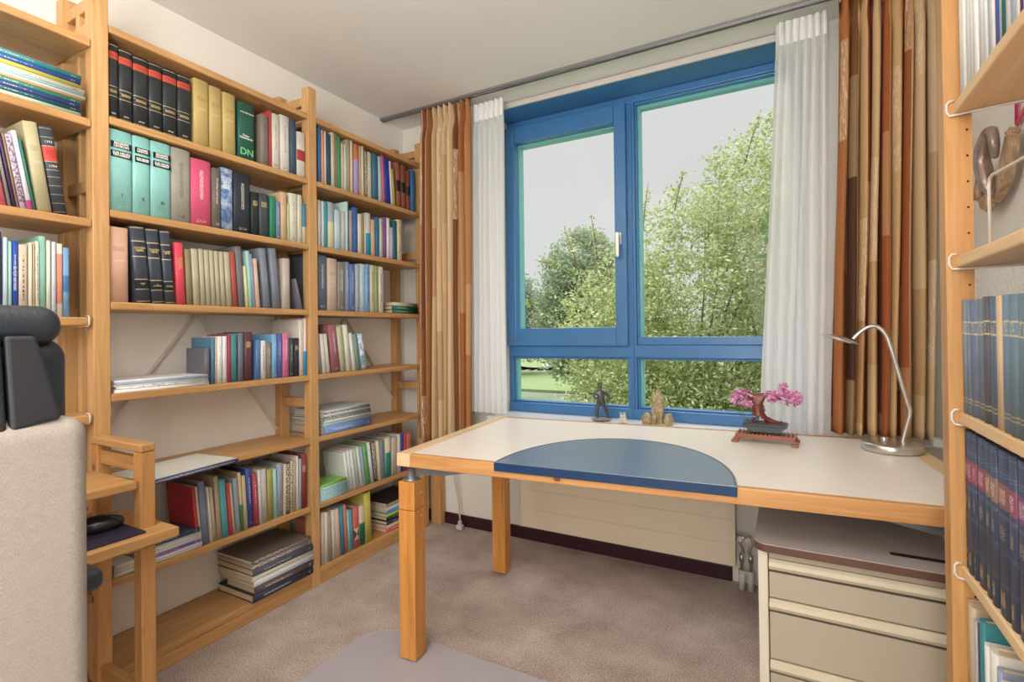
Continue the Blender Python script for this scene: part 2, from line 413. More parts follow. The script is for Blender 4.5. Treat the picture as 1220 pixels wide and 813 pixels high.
# ---------------------------------------------------------------- books
def bookmat(hexc, deco, _c={}):
    key = (hexc, deco)
    if key in _c: return _c[key]
    g = N('book_cover'); c = lin(hexc); lum = .3*c[0]+.6*c[1]+.1*c[2]; c = tuple(x+(lum-x)*.14+.006 for x in c[:3])+(1,); gen = g.sep(g.coord('Generated')); obj = g.coord()
    gx, gy, gz = gen[0], gen[1], gen[2]
    sp = g.math('GREATER_THAN', gx, .965)
    wear = g.noise(obj, 30, 3)
    col = g.mix(wear, tuple(x*.86 for x in c[:3])+(1,), tuple(min(1, x*1.05) for x in c[:3])+(1,))
    d = deco.split(':'); rough = .5
    def onsp(mask): return g.math('MULTIPLY', sp, mask)
    def marks(a, b, ya, yb, ink, amt=.8, fz=330, fy=90, th=.52):
        nonlocal col
        nz = g.noise(g.mapping(obj, (1, fy, fz)), 1, 1)
        mk = g.math('MULTIPLY', g.math('MULTIPLY', g.between(gz, a, b), g.between(gy, ya, yb)), g.math('GREATER_THAN', nz, th))
        col = g.mix(g.math('MULTIPLY', onsp(mk), amt), col, lin(ink))
    def band(a, b, ink, amt=1.0):
        nonlocal col
        col = g.mix(g.math('MULTIPLY', onsp(g.between(gz, a, b)), amt), col, lin(ink))
    k = d[0]
    if k == 'm': marks(.34, .82, .40, .60, '3a3c44', .65, 420, 260); marks(.05, .1, .3, .7, '3a3c44', .6)
    elif k == 'mk': marks(.22, .86, .38, .62, '16181c', .9, 340, 160, .5)
    elif k == 'mw': marks(.40, .84, .41, .59, 'f0ece0', .8, 420, 260); marks(.05, .09, .25, .75, 'f0ece0', .6, 200, 300)
    elif k == 'gt': marks(.68, .80, .2, .8, 'd8c078', .85, 500, 160, .5)
    elif k == 'faint': marks(.68, .74, .2, .8, '6a5030', .4, 700, 200, .5); marks(.54, .57, .2, .8, 'e0d8c0', .5, 700, 200, .5)
    elif k == 'blackvol':
        band(.79, .885, 'c0503a'); marks(.82, .86, .12, .88, '7a1c10', .5, 800, 250, .5)
        for a in (.965, .42, .37, .29, .335, .015): band(a, a+.007, 'c8b890')
        band(.335, .375, '14100e'); marks(.34, .372, .15, .85, 'c8a870', .9, 900, 260, .45); marks(.055, .075, .3, .7, 'd8d0c0', .8, 600, 300, .4)
    elif k == 'staten':
        for a in (.975, .80, .60, .30, .17, .012): band(a, a+.012, 'b8ab90')
        band(.185, .298, '1c1e26', .7); band(.615, .798, '1c1e26', .5); rough = .38
    elif k == 'redvol':
        band(.60, .77, 'c84438')
        for a in (.97, .87, .77, .595, .50, .42, .32, .22, .12, .02): band(a, a+.008, '9c9c94')
        marks(.64, .73, .15, .85, '5a1c18', .6, 500, 160, .5)
    elif k == 'gb':
        for a in (.80, .70, .13, .10): band(a, a+.013, 'bdb088', .85)
        marks(.71, .80, .2, .8, 'c8bc94', .8, 500, 300, .56)
    elif k == 'navv':
        for a in (.86, .84, .61, .60, .40, .385, .20, .185, .965): band(a, a+.005, '5c6884')
        band(.65, .80, d[1], .6); marks(.68, .77, .2, .8, 'e8d8c8', .6, 520, 420, .54)
        marks(.46, .54, .25, .75, 'c8bea4', .7, 520, 420, .55); marks(.06, .15, .3, .7, 'cbb98c', .8, 60, 120, .45)
        rough = .45
    elif k == 'blk': band(.36, .60, d[1])
    elif k == 'split': band(-1, float(d[2]), d[1])
    elif k == 'split2': band(.18, .86, hexc); band(-1, .18, 'dcd4c4'); band(.86, 2, 'dcd4c4')
    elif k == 'pat': marks(.04, .97, .05, .95, 'd8d0c0' if sum(c[:3]) < 1 else '4a4458', .8, 160, 160, .5)
    elif k == 'pat2': marks(.04, .97, .05, .95, 'e8e8f0', .9, 40, 60, .48); marks(.3, .8, .1, .9, '9c5c9c', .6, 50, 80, .58)
    elif k == 'xpat':
        xx = g.math('ABSOLUTE', g.math('SUBTRACT', gy, .5)); zz = g.math('ABSOLUTE', g.math('SUBTRACT', gz, .34))
        band(.20, .48, 'e0d0b0')
        col = g.mix(g.math('MULTIPLY', onsp(g.between(gz, .20, .48)), g.math('GREATER_THAN', g.math('MULTIPLY', xx, .28), zz)), col, lin('3c4448'))
    elif k == 'sky':
        col = g.mix(g.math('MULTIPLY', sp, g.ramp(g.noise(obj, 34, 3), [(.42, (0, 0, 0, 1)), (.62, (1, 1, 1, 1))])), col, lin('b4c4d8'))
        marks(.66, .86, .15, .85, 'f0f0f0', .8, 420, 150, .52)
    elif k == 'dn': pass
    elif k == 'atl': band(-1, 2, '3c4c78'); marks(.05, .95, .3, .7, 'e8e8f0', .8, 300, 400, .5)
    elif k == 'lexi': rough = .22; marks(.08, .2, .3, .7, '3c7c80', .6, 500, 160, .6)
    mt = g.set(col, rough, 0, .45); _c[key] = mt
    return mt

def book(t, h, d, hexc, deco='', page=None, name='book', soft=False):
    """one book, origin at the lower left corner of its spine; spine faces +x, thickness along +y"""
    c = .0012 if (soft or t < .012) else min(.0028, t*.12)
    ov = .0005 if (soft or t < .012) else .003
    b = min(.006, t*.18); n = 6
    outer = [(-d, 0)]; outer += [(-b*(1-math.sin(PI*i/n)), t*(1-math.cos(PI*i/n))/2) for i in range(n+1)]; outer += [(-d, t)]
    inner = [(-d, t-c), (-b-c*1.2, t-c), (-b-c*1.2, c), (-d, c)]
    poly = outer+inner
    bm = bmesh.new()
    # U section: pair outer and inner rails so that every cap face is convex
    rail_o = outer; m_ = len(rail_o)
    rail_i = [(-d, c)]+[(-b-c*1.2, c+(t-2*c)*(1-math.cos(PI*i/n))/2) for i in range(n+1)]+[(-d, t-c)]
    lv = []
    for z in (0, h): lv.append(([bm.verts.new((x, y, z)) for x, y in rail_o], [bm.verts.new((x, y, z)) for x, y in rail_i]))
    (o0, i0), (o1, i1) = lv
    for k in range(m_-1):
        bm.faces.new((o0[k], o0[k+1], o1[k+1], o1[k])).smooth = 1 <= k < m_-2
        bm.faces.new((i0[k+1], i0[k], i1[k], i1[k+1]))
        bm.faces.new((o1[k], o1[k+1], i1[k+1], i1[k])); bm.faces.new((o0[k+1], o0[k], i0[k], i0[k+1]))
    bm.faces.new((o0[0], o1[0], i1[0], i0[0])); bm.faces.new((o1[-1], o0[-1], i0[-1], i1[-1]))
    bmesh.ops.recalc_face_normals(bm, faces=bm.faces)
    me = bpy.data.meshes.new(name); bm.to_mesh(me); bm.free()
    o = link(name, me, None, bookmat(hexc, deco))
    m = MB(); m.box(-d+ov*1.2, -b-c*1.4, c+.0001, t-c-.0001, ov, h-ov)
    m.build('page_block', page or M_PAGE, o)
    return o

def settle(rows, lo):
    """keep leaning neighbours from running through each other"""
    rows = [list(r) for r in rows]
    for i in range(len(rows)-1, 0, -1):
        a, b = rows[i-1], rows[i]
        gap = b[0]-(a[0]+a[1]/math.cos(a[4])); need = min(a[2], b[2])*(math.tan(b[4])-math.tan(a[4]))
        if need > gap and a[4] > 0: a[4] = min(b[4], a[4]+.05)
    prev = None
    for r in rows:
        if r[4] < 0: r[4] = 0
        if prev is None: lim = (r[0]-lo)/r[2]
        else: lim = math.tan(prev[4])+max(0, r[0]-(prev[0]+prev[1]/math.cos(prev[4])))/min(r[2], prev[2])
        if math.tan(r[4]) > lim: r[4] = math.atan(max(0, lim))
        r[1] *= 1 if not r[4] else .985
        prev = r
    return rows
def ordinal(n): return ('first', 'second', 'third', 'fourth', 'fifth', 'sixth', 'seventh', 'eighth', 'ninth', 'tenth', 'eleventh', 'twelfth', 'thirteenth', 'fourteenth', 'fifteenth', 'sixteenth', 'seventeenth', 'eighteenth', 'nineteenth', 'twentieth', 'twenty-first', 'twenty-second', 'twenty-third', 'twenty-fourth', 'twenty-fifth', 'twenty-sixth')[n]
ROWS = {}
ROWS['A1'] = [
 (0.8141, 0.029, 0.243, '20262a', 0, 'blackvol', 'charcoal'),
 (0.8446, 0.0393, 0.237, '20262a', 0, 'blackvol', 'charcoal'),
 (0.8855, 0.0457, 0.233, '20262a', 0, 'blackvol', 'charcoal'),
 (0.9323, 0.0426, 0.234, '20262a', 0, 'blackvol', 'charcoal'),
 (0.9765, 0.0468, 0.234, '20262a', 0, 'blackvol', 'charcoal'),
 (1.0246, 0.0456, 0.234, '20262a', 0, 'blackvol', 'charcoal'),
 (1.0818, 0.0542, 0.244, 'c0a458', 0, 'faint', 'mustard'),
 (1.1381, 0.0496, 0.241, 'c0a458', 0, 'faint', 'mustard'),
 (1.19, 0.051, 0.237, 'c0a458', 0, 'faint', 'mustard'),
 (1.2528, 0.0695, 0.227, '0f5a48', 0, 'dn', 'dark green'),
 (1.3487, 0.0367, 0.21, '817767', 0, 'm', 'taupe'),
 (1.3872, 0.01, 0.238, 'c02a3c', 0, '', 'thin red'),
 (1.399, 0.0408, 0.234, 'dcd6ca', 0, 'm', 'white'),
 (1.4424, 0.0474, 0.244, 'dcd6ca', 0, 'm', 'white'),
 (1.4916, 0.0291, 0.242, '3c546c', 0, 'm', 'slate blue'),
 (1.5239, 0.0456, 0.199, 'd6d0c6', 0, 'blk:a03838', 'white and dark red'),
]
ROWS['B1'] = [
 (0.812, 0.0691, 0.278, '86ccc6', 0, 'lexi', 'aqua'),
 (0.8822, 0.0527, 0.275, '86ccc6', 0, 'lexi', 'aqua'),
 (0.936, 0.0641, 0.275, '86ccc6', 0, 'lexi', 'aqua'),
 (1.0024, 0.0662, 0.272, 'a09c90', 0, 'm', 'silver grey'),
 (1.0704, 0.0753, 0.245, 'e04a78', 0, 'mw', 'bright pink'),
 (1.1472, 0.0322, 0.228, '6c625c', 0, 'mw', 'brown grey'),
 (1.1826, 0.0476, 0.24, '4a78b4', 0, 'sky', 'cloudy blue'),
 (1.2326, 0.0682, 0.234, '27303e', 0, 'mw', 'dark navy'),
 (1.304, 0.0338, 0.175, '1e2830', 0, 'gt', 'black'),
 (1.3395, 0.043, 0.179, '3e4852', 0, 'gt', 'dark grey'),
 (1.3894, 0.0279, 0.178, '0f8a64', 0, 'm', 'green'),
 (1.4187, 0.0217, 0.161, '7090b4', 0, 'mw', 'pale denim'),
 (1.4418, 0.0288, 0.207, 'd2ae80', 0, '', 'tan'),
 (1.4729, 0.0104, 0.163, 'c8d48c', 0, '', 'thin lime'),
 (1.4855, 0.0399, 0.213, 'dcdcc8', 0, 'm', 'cream white'),
 (1.5269, 0.0215, 0.215, 'd4cdb8', 0, 'm', 'ivory'),
 (1.5507, 0.0197, 0.181, '2f8cb4', 0, 'split:cfc6b0:.42', 'cyan and cream'),
]
ROWS['C1'] = [
 (0.8115, 0.0572, 0.242, 'd8a888', 0, 'faint', 'peach'),
 (0.8922, 0.0448, 0.262, '3a4250', 0.081, 'staten', 'slate black'),
 (0.9386, 0.0403, 0.26, '3a4250', 0.079, 'staten', 'slate black'),
 (0.9804, 0.0331, 0.26, '3a4250', 0.07, 'staten', 'slate black'),
 (1.0198, 0.0308, 0.22, 'e03850', 0.039, 'bijbel', 'crimson'),
 (1.0541, 0.0193, 0.201, '8c8058', 0.045, '', 'olive brown'),
 (1.0765, 0.024, 0.205, 'b6b090', 0.05, 'sage', 'sage green'),
 (1.1026, 0.0175, 0.208, 'b6b090', 0.051, 'sage', 'sage green'),
 (1.122, 0.0175, 0.207, 'b6b090', 0.052, 'sage', 'sage green'),
 (1.1413, 0.0166, 0.208, 'b6b090', 0.053, 'sage', 'sage green'),
 (1.1598, 0.0168, 0.208, 'b6b090', 0.054, 'sage', 'sage green'),
 (1.1786, 0.0185, 0.208, 'b6b090', 0.054, 'sage', 'sage green'),
 (1.199, 0.0229, 0.209, 'b6b090', 0.055, 'sage', 'sage green'),
 (1.2246, 0.0227, 0.212, 'b84c40', 0.065, '', 'brick red'),
 (1.2507, 0.0268, 0.238, '78747c', 0.064, '', 'grey violet'),
 (1.2818, 0.0109, 0.164, 'd4d898', 0.078, '', 'thin yellow'),
 (1.2948, 0.0143, 0.226, '9cd0cc', 0.071, '', 'pale aqua'),
 (1.3108, 0.0119, 0.216, '98b0d0', 0.075, '', 'light blue'),
 (1.3255, 0.0154, 0.199, 'd8b8a0', 0.076, '', 'thin pinkish beige'),
 (1.3602, 0.031, 0.246, '7c8694', 0.092, '', 'blue grey'),
 (1.4074, 0.0344, 0.253, '7c8694', 0.093, '', 'blue grey'),
 (1.4483, 0.0353, 0.217, 'c0b4a8', 0, '', 'putty'),
 (1.5382, 0.0118, 0.137, '747080', 0.262, '', 'slim mauve grey'),
]
ROWS['D1'] = [
 (1.1123, 0.0196, 0.135, '626470', 0, '', 'graphite'),
 (1.1384, 0.014, 0.175, '4680a0', 0, '', 'steel blue'),
 (1.1542, 0.0061, 0.177, 'd8c0a0', 0, '', 'thin cream'),
 (1.1619, 0.0199, 0.178, 'e6e8e8', 0, 'm', 'white'),
 (1.1834, 0.0173, 0.179, 'e6e8e8', 0, 'm', 'white'),
 (1.2022, 0.0105, 0.186, 'b03060', 0, '', 'magenta'),
 (1.2153, 0.026, 0.187, '3c8c90', 0, '', 'teal'),
 (1.2454, 0.0225, 0.191, '6c7484', 0, 'm', 'grey'),
 (1.2713, 0.034, 0.195, '5e3440', 0, 'gt', 'maroon brown'),
 (1.3206, 0.0203, 0.163, '5080b8', 0, 'm', 'mid blue'),
 (1.3426, 0.0249, 0.159, 'dfe2dc', 0, 'mk', 'white'),
 (1.3693, 0.0232, 0.151, '907c70', 0, 'mw', 'taupe'),
 (1.3947, 0.0229, 0.185, '6caede', 0, 'mw', 'sky blue'),
 (1.4205, 0.0221, 0.186, '5468b0', 0, 'mw', 'periwinkle'),
 (1.4441, 0.0293, 0.188, 'd86c9c', 0, 'mw', 'rose pink'),
 (1.4769, 0.0232, 0.167, '3c5054', 0, 'mw', 'dark green grey'),
 (1.5033, 0.0237, 0.167, '283040', 0, 'gt', 'navy black'),
 (1.5302, 0.0224, 0.247, 'e0d8cc', 0, 'm', 'tall white'),
 (1.5541, 0.0147, 0.254, 'e8d4cc', 0, 'split:3a9cc8:.42', 'tall pink and cyan'),
]
ROWS['F1'] = [
 (1.0799, 0.0107, 0.225, 'c01c2c', 0.084, '', 'red'),
 (1.0925, 0.0084, 0.221, 'd6b890', 0.087, '', 'thin beige'),
 (1.1034, 0.0252, 0.234, '7c88a8', 0.083, '', 'blue lilac'),
 (1.1306, 0.0069, 0.21, 'e8e4dc', 0.081, '', 'thin white'),
 (1.1394, 0.0139, 0.205, 'c8b898', 0.076, '', 'straw'),
 (1.1572, 0.0158, 0.241, 'c4b08c', 0.065, 'm', 'straw'),
 (1.1762, 0.0254, 0.221, '50b8c8', 0.072, 'm', 'turquoise'),
 (1.2036, 0.0142, 0.204, 'd43c3c', 0.076, '', 'scarlet'),
 (1.2191, 0.0089, 0.2, 'd8c4a0', 0.076, '', 'thin cream'),
 (1.2303, 0.0176, 0.215, '9cb0c4', 0.071, 'm', 'pale blue'),
 (1.2496, 0.013, 0.231, 'd4bc88', 0.06, 'split:4a8850:.45', 'straw and green'),
 (1.2647, 0.0157, 0.214, 'ccbc98', 0.057, '', 'beige'),
 (1.2825, 0.024, 0.238, '2c4c98', 0.048, 'mw', 'royal blue'),
 (1.3082, 0.0197, 0.211, 'b83450', 0.051, 'mw', 'raspberry'),
 (1.3307, 0.0122, 0.22, 'dcd8d0', 0.041, 'm', 'white'),
 (1.3443, 0.0253, 0.219, 'c0bcb8', 0.039, '', 'light grey'),
 (1.3714, 0.0264, 0.212, 'a8a040', 0.027, 'm', 'olive yellow'),
 (1.3995, 0.0161, 0.208, '9cd0cc', 0.028, '', 'aqua'),
 (1.4175, 0.025, 0.224, '98a4b4', 0.017, 'm', 'blue grey'),
 (1.4451, 0.0085, 0.217, 'dcd0b0', 0, '', 'thin cream'),
 (1.455, 0.0211, 0.22, '5c5448', 0, 'pat', 'black and white'),
 (1.4775, 0.0113, 0.22, 'd8c8a0', 0, 'pat', 'cream patterned'),
 (1.4906, 0.017, 0.215, 'b8a88c', 0, '', 'beige'),
 (1.5091, 0.0094, 0.237, 'e4ded2', 0, '', 'thin white'),
 (1.5199, 0.0108, 0.222, 'a0acb4', 0, '', 'thin grey'),
 (1.5326, 0.0261, 0.238, '8c2c3c', 0, 'gt', 'wine red'),
]
ROWS['A2'] = [
 (1.6389, 0.0167, 0.264, '2c70b0', 0, '', 'blue'),
 (1.6581, 0.0155, 0.251, 'd89878', 0, '', 'salmon'),
 (1.6756, 0.0107, 0.252, 'dcd0b0', 0, '', 'thin cream'),
 (1.6914, 0.0239, 0.247, '244c6c', 0, 'm', 'dark blue'),
 (1.7174, 0.0208, 0.261, 'c4c4a0', 0, 'm', 'pale sage'),
 (1.7403, 0.0092, 0.282, '94764c', 0, '', 'thin brown'),
 (1.7522, 0.0245, 0.255, '2ca474', 0.008, 'm', 'green'),
 (1.7794, 0.0143, 0.229, 'd4b890', 0, '', 'tan'),
 (1.7958, 0.0171, 0.228, 'c8dcd8', 0, '', 'pale aqua'),
 (1.8168, 0.0213, 0.26, 'ac9c84', 0, '', 'taupe'),
 (1.8403, 0.0144, 0.267, 'd8c898', 0, '', 'cream'),
 (1.8626, 0.0317, 0.253, 'd07848', 0, 'split:a49cd0:.68', 'orange and lavender'),
 (1.8971, 0.0132, 0.253, 'c8a070', 0, '', 'thin tan'),
 (1.9121, 0.0169, 0.257, 'ddd4b8', 0, '', 'cream'),
 (1.9313, 0.0177, 0.241, '6c6848', 0, 'pat', 'dark patterned'),
 (1.955, 0.0313, 0.241, 'd4ccb4', 0, '', 'ivory'),
 (1.993, 0.0403, 0.245, '2c7494', 0, 'm', 'teal blue'),
 (2.0409, 0.0242, 0.242, 'b4c4cc', 0.038, '', 'pale grey'),
 (2.0676, 0.0194, 0.252, 'd06080', 0.036, '', 'pink'),
 (2.0902, 0.0403, 0.246, '1c34b0', 0.054, '', 'royal blue'),
 (2.1325, 0.0108, 0.239, 'dcdcd8', 0.058, '', 'thin white'),
 (2.1459, 0.017, 0.201, 'b4a82c', 0.072, '', 'olive yellow'),
 (2.1821, 0.0322, 0.252, '9c5840', 0.039, 'blk:241c1c', 'brown'),
 (2.2184, 0.0358, 0.248, '8c4834', 0.013, 'blk:241c1c', 'rust brown'),
 (2.2577, 0.033, 0.228, '844434', 0, 'blk:241c1c', 'dark rust'),
 (2.2958, 0.0368, 0.243, '1c78bc', 0, '', 'bright blue'),
]
ROWS['B2'] = [
 (1.6355, 0.0089, 0.215, 'dcdcd4', 0, '', 'thin white'),
 (1.646, 0.01, 0.213, 'a8acb4', 0, '', 'thin grey'),
 (1.6575, 0.0091, 0.214, 'dce0dc', 0, '', 'thin white'),
 (1.6687, 0.021, 0.214, '2c9cac', 0, '', 'teal'),
 (1.6918, 0.0386, 0.219, 'a4b4bc', 0, 'split:d8d4a8:.58', 'grey with a yellow band'),
 (1.7331, 0.0393, 0.191, 'b4d4e0', 0, '', 'pale blue'),
 (1.7756, 0.0239, 0.193, 'c4c4c4', 0, '', 'light grey'),
 (1.8017, 0.0129, 0.243, 'b8dcd8', 0, '', 'pale aqua'),
 (1.8163, 0.007, 0.249, '2464b0', 0, '', 'thin blue'),
 (1.8283, 0.0198, 0.207, 'b09c9c', 0, 'm', 'pinkish grey'),
 (1.8531, 0.0269, 0.226, '2c6cb4', 0, 'm', 'blue'),
 (1.8818, 0.0281, 0.201, 'dcd4c4', 0, '', 'cream'),
 (1.9116, 0.0134, 0.206, 'a48c4c', 0, '', 'thin olive'),
 (1.9279, 0.0088, 0.203, 'd8d4cc', 0, '', 'thin white'),
 (1.9391, 0.0316, 0.217, 'ccccc0', 0, 'split:2494b8:.52', 'cream and cyan'),
 (1.9755, 0.0324, 0.191, 'dcb890', 0, '', 'peach'),
 (2.0135, 0.025, 0.209, '2474a8', 0, 'm', 'blue'),
 (2.0404, 0.0223, 0.207, 'bcc8b0', 0, '', 'pale green'),
 (2.0659, 0.0246, 0.218, '944c9c', 0, 'm', 'purple'),
 (2.0924, 0.0224, 0.22, 'dcdcdc', 0, '', 'white'),
 (2.1167, 0.0235, 0.173, 'c4bcdc', 0, '', 'pale lilac'),
 (2.1421, 0.0314, 0.217, '146c80', 0, '', 'dark teal'),
 (2.1789, 0.0371, 0.228, 'dcc8a4', 0, 'mk', 'cream'),
]
ROWS['C2'] = [
 (1.6321, 0.0561, 0.256, '5c6c80', 0, 'mw', 'slate grey'),
 (1.6898, 0.0555, 0.248, 'ccb4a0', 0, 'faint', 'beige'),
 (1.748, 0.0478, 0.238, '8c887c', 0, 'mw', 'stone grey'),
 (1.7974, 0.0286, 0.243, '8c9ccc', 0, 'mw', 'lavender blue'),
 (1.8278, 0.0348, 0.235, '5c7cb4', 0, 'mw', 'blue'),
 (1.8643, 0.0266, 0.239, 'acb4c4', 0, 'm', 'thin pale grey'),
 (1.8927, 0.0365, 0.244, 'b8dce4', 0, 'm', 'pale aqua'),
 (1.9309, 0.0297, 0.246, '7ca8dc', 0, 'mk', 'light blue'),
 (1.9624, 0.0364, 0.246, 'd4d8b8', 0, 'mk', 'cream green'),
 (2.0019, 0.0267, 0.245, 'a4b860', 0, 'mk', 'leaf green'),
 (2.0305, 0.0362, 0.245, 'dcd0cc', 0, 'mk', 'pinkish white'),
]
ROWS['D2'] = [
 (1.6358, 0.019, 0.187, '9c9ca4', 0.052, '', 'grey'),
 (1.6574, 0.0203, 0.184, 'e0dcd8', 0.093, '', 'white'),
 (1.6809, 0.0201, 0.184, 'd0d4b8', 0.116, '', 'pale green'),
 (1.7153, 0.0468, 0.226, 'a4606c', 0.121, 'mw', 'dusty mauve'),
 (1.7673, 0.032, 0.218, 'c4c8a0', 0.131, 'm', 'sage'),
 (1.8088, 0.027, 0.227, 'd8dcc4', 0.129, 'm', 'cream'),
 (1.846, 0.0209, 0.187, 'dce0dc', 0.158, '', 'white'),
 (1.87, 0.0252, 0.183, '7c9c80', 0.165, 'm', 'mottled green'),
 (1.9019, 0.0356, 0.183, '8cbcdc', 0.168, 'pat2', 'blue and white'),
]
ROWS['F2'] = [
 (1.8034, 0.0187, 0.196, 'dce4dc', 0.157, '', 'white and green'),
 (1.8251, 0.0179, 0.201, 'dde0dc', 0.155, '', 'white'),
 (1.846, 0.0182, 0.202, 'dcdce4', 0.157, '', 'white'),
 (1.8673, 0.0184, 0.202, 'a8c8a4', 0.159, '', 'pale green'),
 (1.8889, 0.0187, 0.204, 'd8dce4', 0.159, '', 'white'),
 (1.9107, 0.0155, 0.204, '9cb4cc', 0.156, '', 'pale blue'),
 (1.9289, 0.0269, 0.209, '58a858', 0.154, 'm', 'green'),
 (1.9591, 0.0209, 0.212, 'dcdcdc', 0.138, '', 'white'),
 (1.9833, 0.0257, 0.211, '4c4c54', 0.118, 'pat', 'black patterned'),
 (2.0135, 0.0225, 0.208, 'dccca8', 0.105, '', 'cream'),
 (2.0386, 0.0254, 0.21, '70889c', 0.088, 'm', 'blue grey'),
 (2.0686, 0.0412, 0.211, 'd8d0b4', 0.016, 'split:2c8c80:.62', 'cream and teal'),
 (2.1143, 0.0452, 0.205, 'bcb4a4', 0, '', 'putty'),
 (2.1615, 0.027, 0.212, 'd8d0c0', 0, '', 'cream'),
 (2.1912, 0.0211, 0.21, '3044a0', 0, '', 'blue'),
 (2.2144, 0.02, 0.206, 'b42444', 0, '', 'crimson'),
 (2.2371, 0.043, 0.202, 'dc6444', 0, 'm', 'orange'),
]
ROWS['G2'] = [
 (1.6186, 0.0212, 0.203, 'c87464', 0, '', 'salmon'),
 (1.6423, 0.0177, 0.24, 'cfc6b4', 0.028, '', 'cream'),
 (1.6616, 0.017, 0.235, 'd8d0c0', 0.03, '', 'ivory'),
 (1.6812, 0.0208, 0.229, '9c9484', 0.031, '', 'grey brown'),
 (1.7041, 0.0206, 0.234, 'd4ccb8', 0.031, '', 'cream'),
 (1.7264, 0.0282, 0.232, 'd0b4a0', 0.032, '', 'pinkish beige'),
 (1.7573, 0.0214, 0.238, '2c84a8', 0.053, '', 'blue'),
 (1.781, 0.0197, 0.236, 'c87858', 0.054, '', 'terracotta'),
 (1.805, 0.0156, 0.204, '8cc0c8', 0.061, '', 'pale teal'),
 (1.8224, 0.0147, 0.199, '2ca0bc', 0.064, '', 'turquoise'),
 (1.84, 0.0363, 0.201, 'd05848', 0.042, 'xpat', 'red with a crossed pattern'),
 (1.8787, 0.038, 0.199, 'd0c09c', 0.026, 'split:146c50:.55', 'cream and dark green'),
 (1.9207, 0.0457, 0.252, 'c4b838', 0.046, '', 'tall yellow'),
]
ROWS['S0'] = [
 (0.5352, 0.0208, 0.232, 'e45c78', 0.129, 'm', 'deep pink'),
 (0.5575, 0.0173, 0.217, 'e45c78', 0.142, 'm', 'pink'),
 (0.578, 0.0073, 0.237, '908c84', 0.133, '', 'grey'),
 (0.5877, 0.0064, 0.222, '482c60', 0.143, '', 'dark purple'),
 (0.5958, 0.005, 0.203, '9c7c5c', 0.159, '', 'thin brown'),
 (0.6026, 0.0143, 0.203, 'ccb8cc', 0.161, 'pat', 'lilac patterned'),
 (0.6184, 0.011, 0.218, 'e0dce4', 0.152, 'split:e050a0:.12', 'white'),
 (0.6309, 0.006, 0.203, '1c8c78', 0.166, '', 'thin teal'),
 (0.6409, 0.0338, 0.302, 'bab084', 0.135, 'faint', 'olive cream'),
 (0.6783, 0.0337, 0.298, '3a4048', 0.143, 'redvol', 'ribbed black'),
]
ROWS['T0'] = [
 (0.544, 0.0202, 0.232, '28385c', 0, '', 'midnight blue'),
 (0.5662, 0.0086, 0.218, 'bcd0dc', 0, '', 'pale blue'),
 (0.5761, 0.0072, 0.208, '98d4c4', 0, '', 'aqua'),
 (0.5848, 0.0128, 0.212, '1c50b8', 0, 'mw', 'royal blue'),
 (0.5987, 0.0188, 0.203, 'ccbca4', 0, 'mk', 'beige lettered'),
 (0.6193, 0.0076, 0.21, 'e0d8c0', 0, '', 'cream'),
 (0.6281, 0.0038, 0.208, 'c8b080', 0, '', 'thin tan'),
 (0.6333, 0.0083, 0.217, 'dcd8c4', 0, 'mk', 'cream lettered'),
 (0.6426, 0.016, 0.234, '80c4ac', 0, '', 'mint green'),
 (0.6596, 0.0096, 0.224, 'dcd8c8', 0, '', 'ivory'),
 (0.6711, 0.0091, 0.221, 'c8d0d4', 0, 'm', 'pale grey'),
 (0.6822, 0.0154, 0.218, 'd89078', 0, 'split2', 'salmon and cream'),
 (0.6986, 0.0151, 0.208, '6ca4d4', 0, 'blk:3a78b0', 'sky blue'),
]
ROWS['R0'] = [
 (1.233, 0.0145, 0.27, 'd8dcdc', 0, '', 'thin pale grey'),
 (1.2132, 0.0181, 0.27, 'e2e2dc', 0, '', 'white'),
 (1.1805, 0.0311, 0.28, 'e4e4e0', 0, '', 'white'),
 (1.1626, 0.0159, 0.28, 'dcdcd8', 0, '', 'white'),
 (1.1426, 0.0185, 0.275, 'e4e4e0', 0, '', 'white'),
 (1.1298, 0.0113, 0.28, 'd8d4d0', 0, '', 'white'),
 (1.1157, 0.0127, 0.28, 'e4e0dc', 0, '', 'white'),
 (1.0987, 0.0151, 0.275, 'e0e4e4', 0, '', 'white'),
 (1.0839, 0.013, 0.275, 'c4d0d4', 0, '', 'pale grey'),
 (1.0661, 0.016, 0.275, 'e4e4e4', 0, '', 'white'),
 (1.0482, 0.0161, 0.28, '5064b0', 0, '', 'blue'),
 (1.0289, 0.0179, 0.275, 'c8d4d8', 0, '', 'pale blue'),
 (1.0135, 0.0138, 0.28, '1c7064', 0, '', 'dark green'),
 (0.997, 0.0149, 0.275, 'dcdcdc', 0, '', 'white'),
 (0.9758, 0.0196, 0.28, 'b8c8e4', 0, '', 'light blue'),
 (0.9649, 0.0094, 0.275, 'e4e4dc', 0, '', 'white'),
 (0.9513, 0.0124, 0.28, '6c3890', 0, '', 'purple'),
 (0.9331, 0.0164, 0.275, 'dcd4c4', 0, '', 'cream'),
 (0.9116, 0.0199, 0.28, 'c8c8cc', 0, '', 'grey'),
 (0.8862, 0.0221, 0.27, 'dcdcdc', 0, '', 'white'),
]
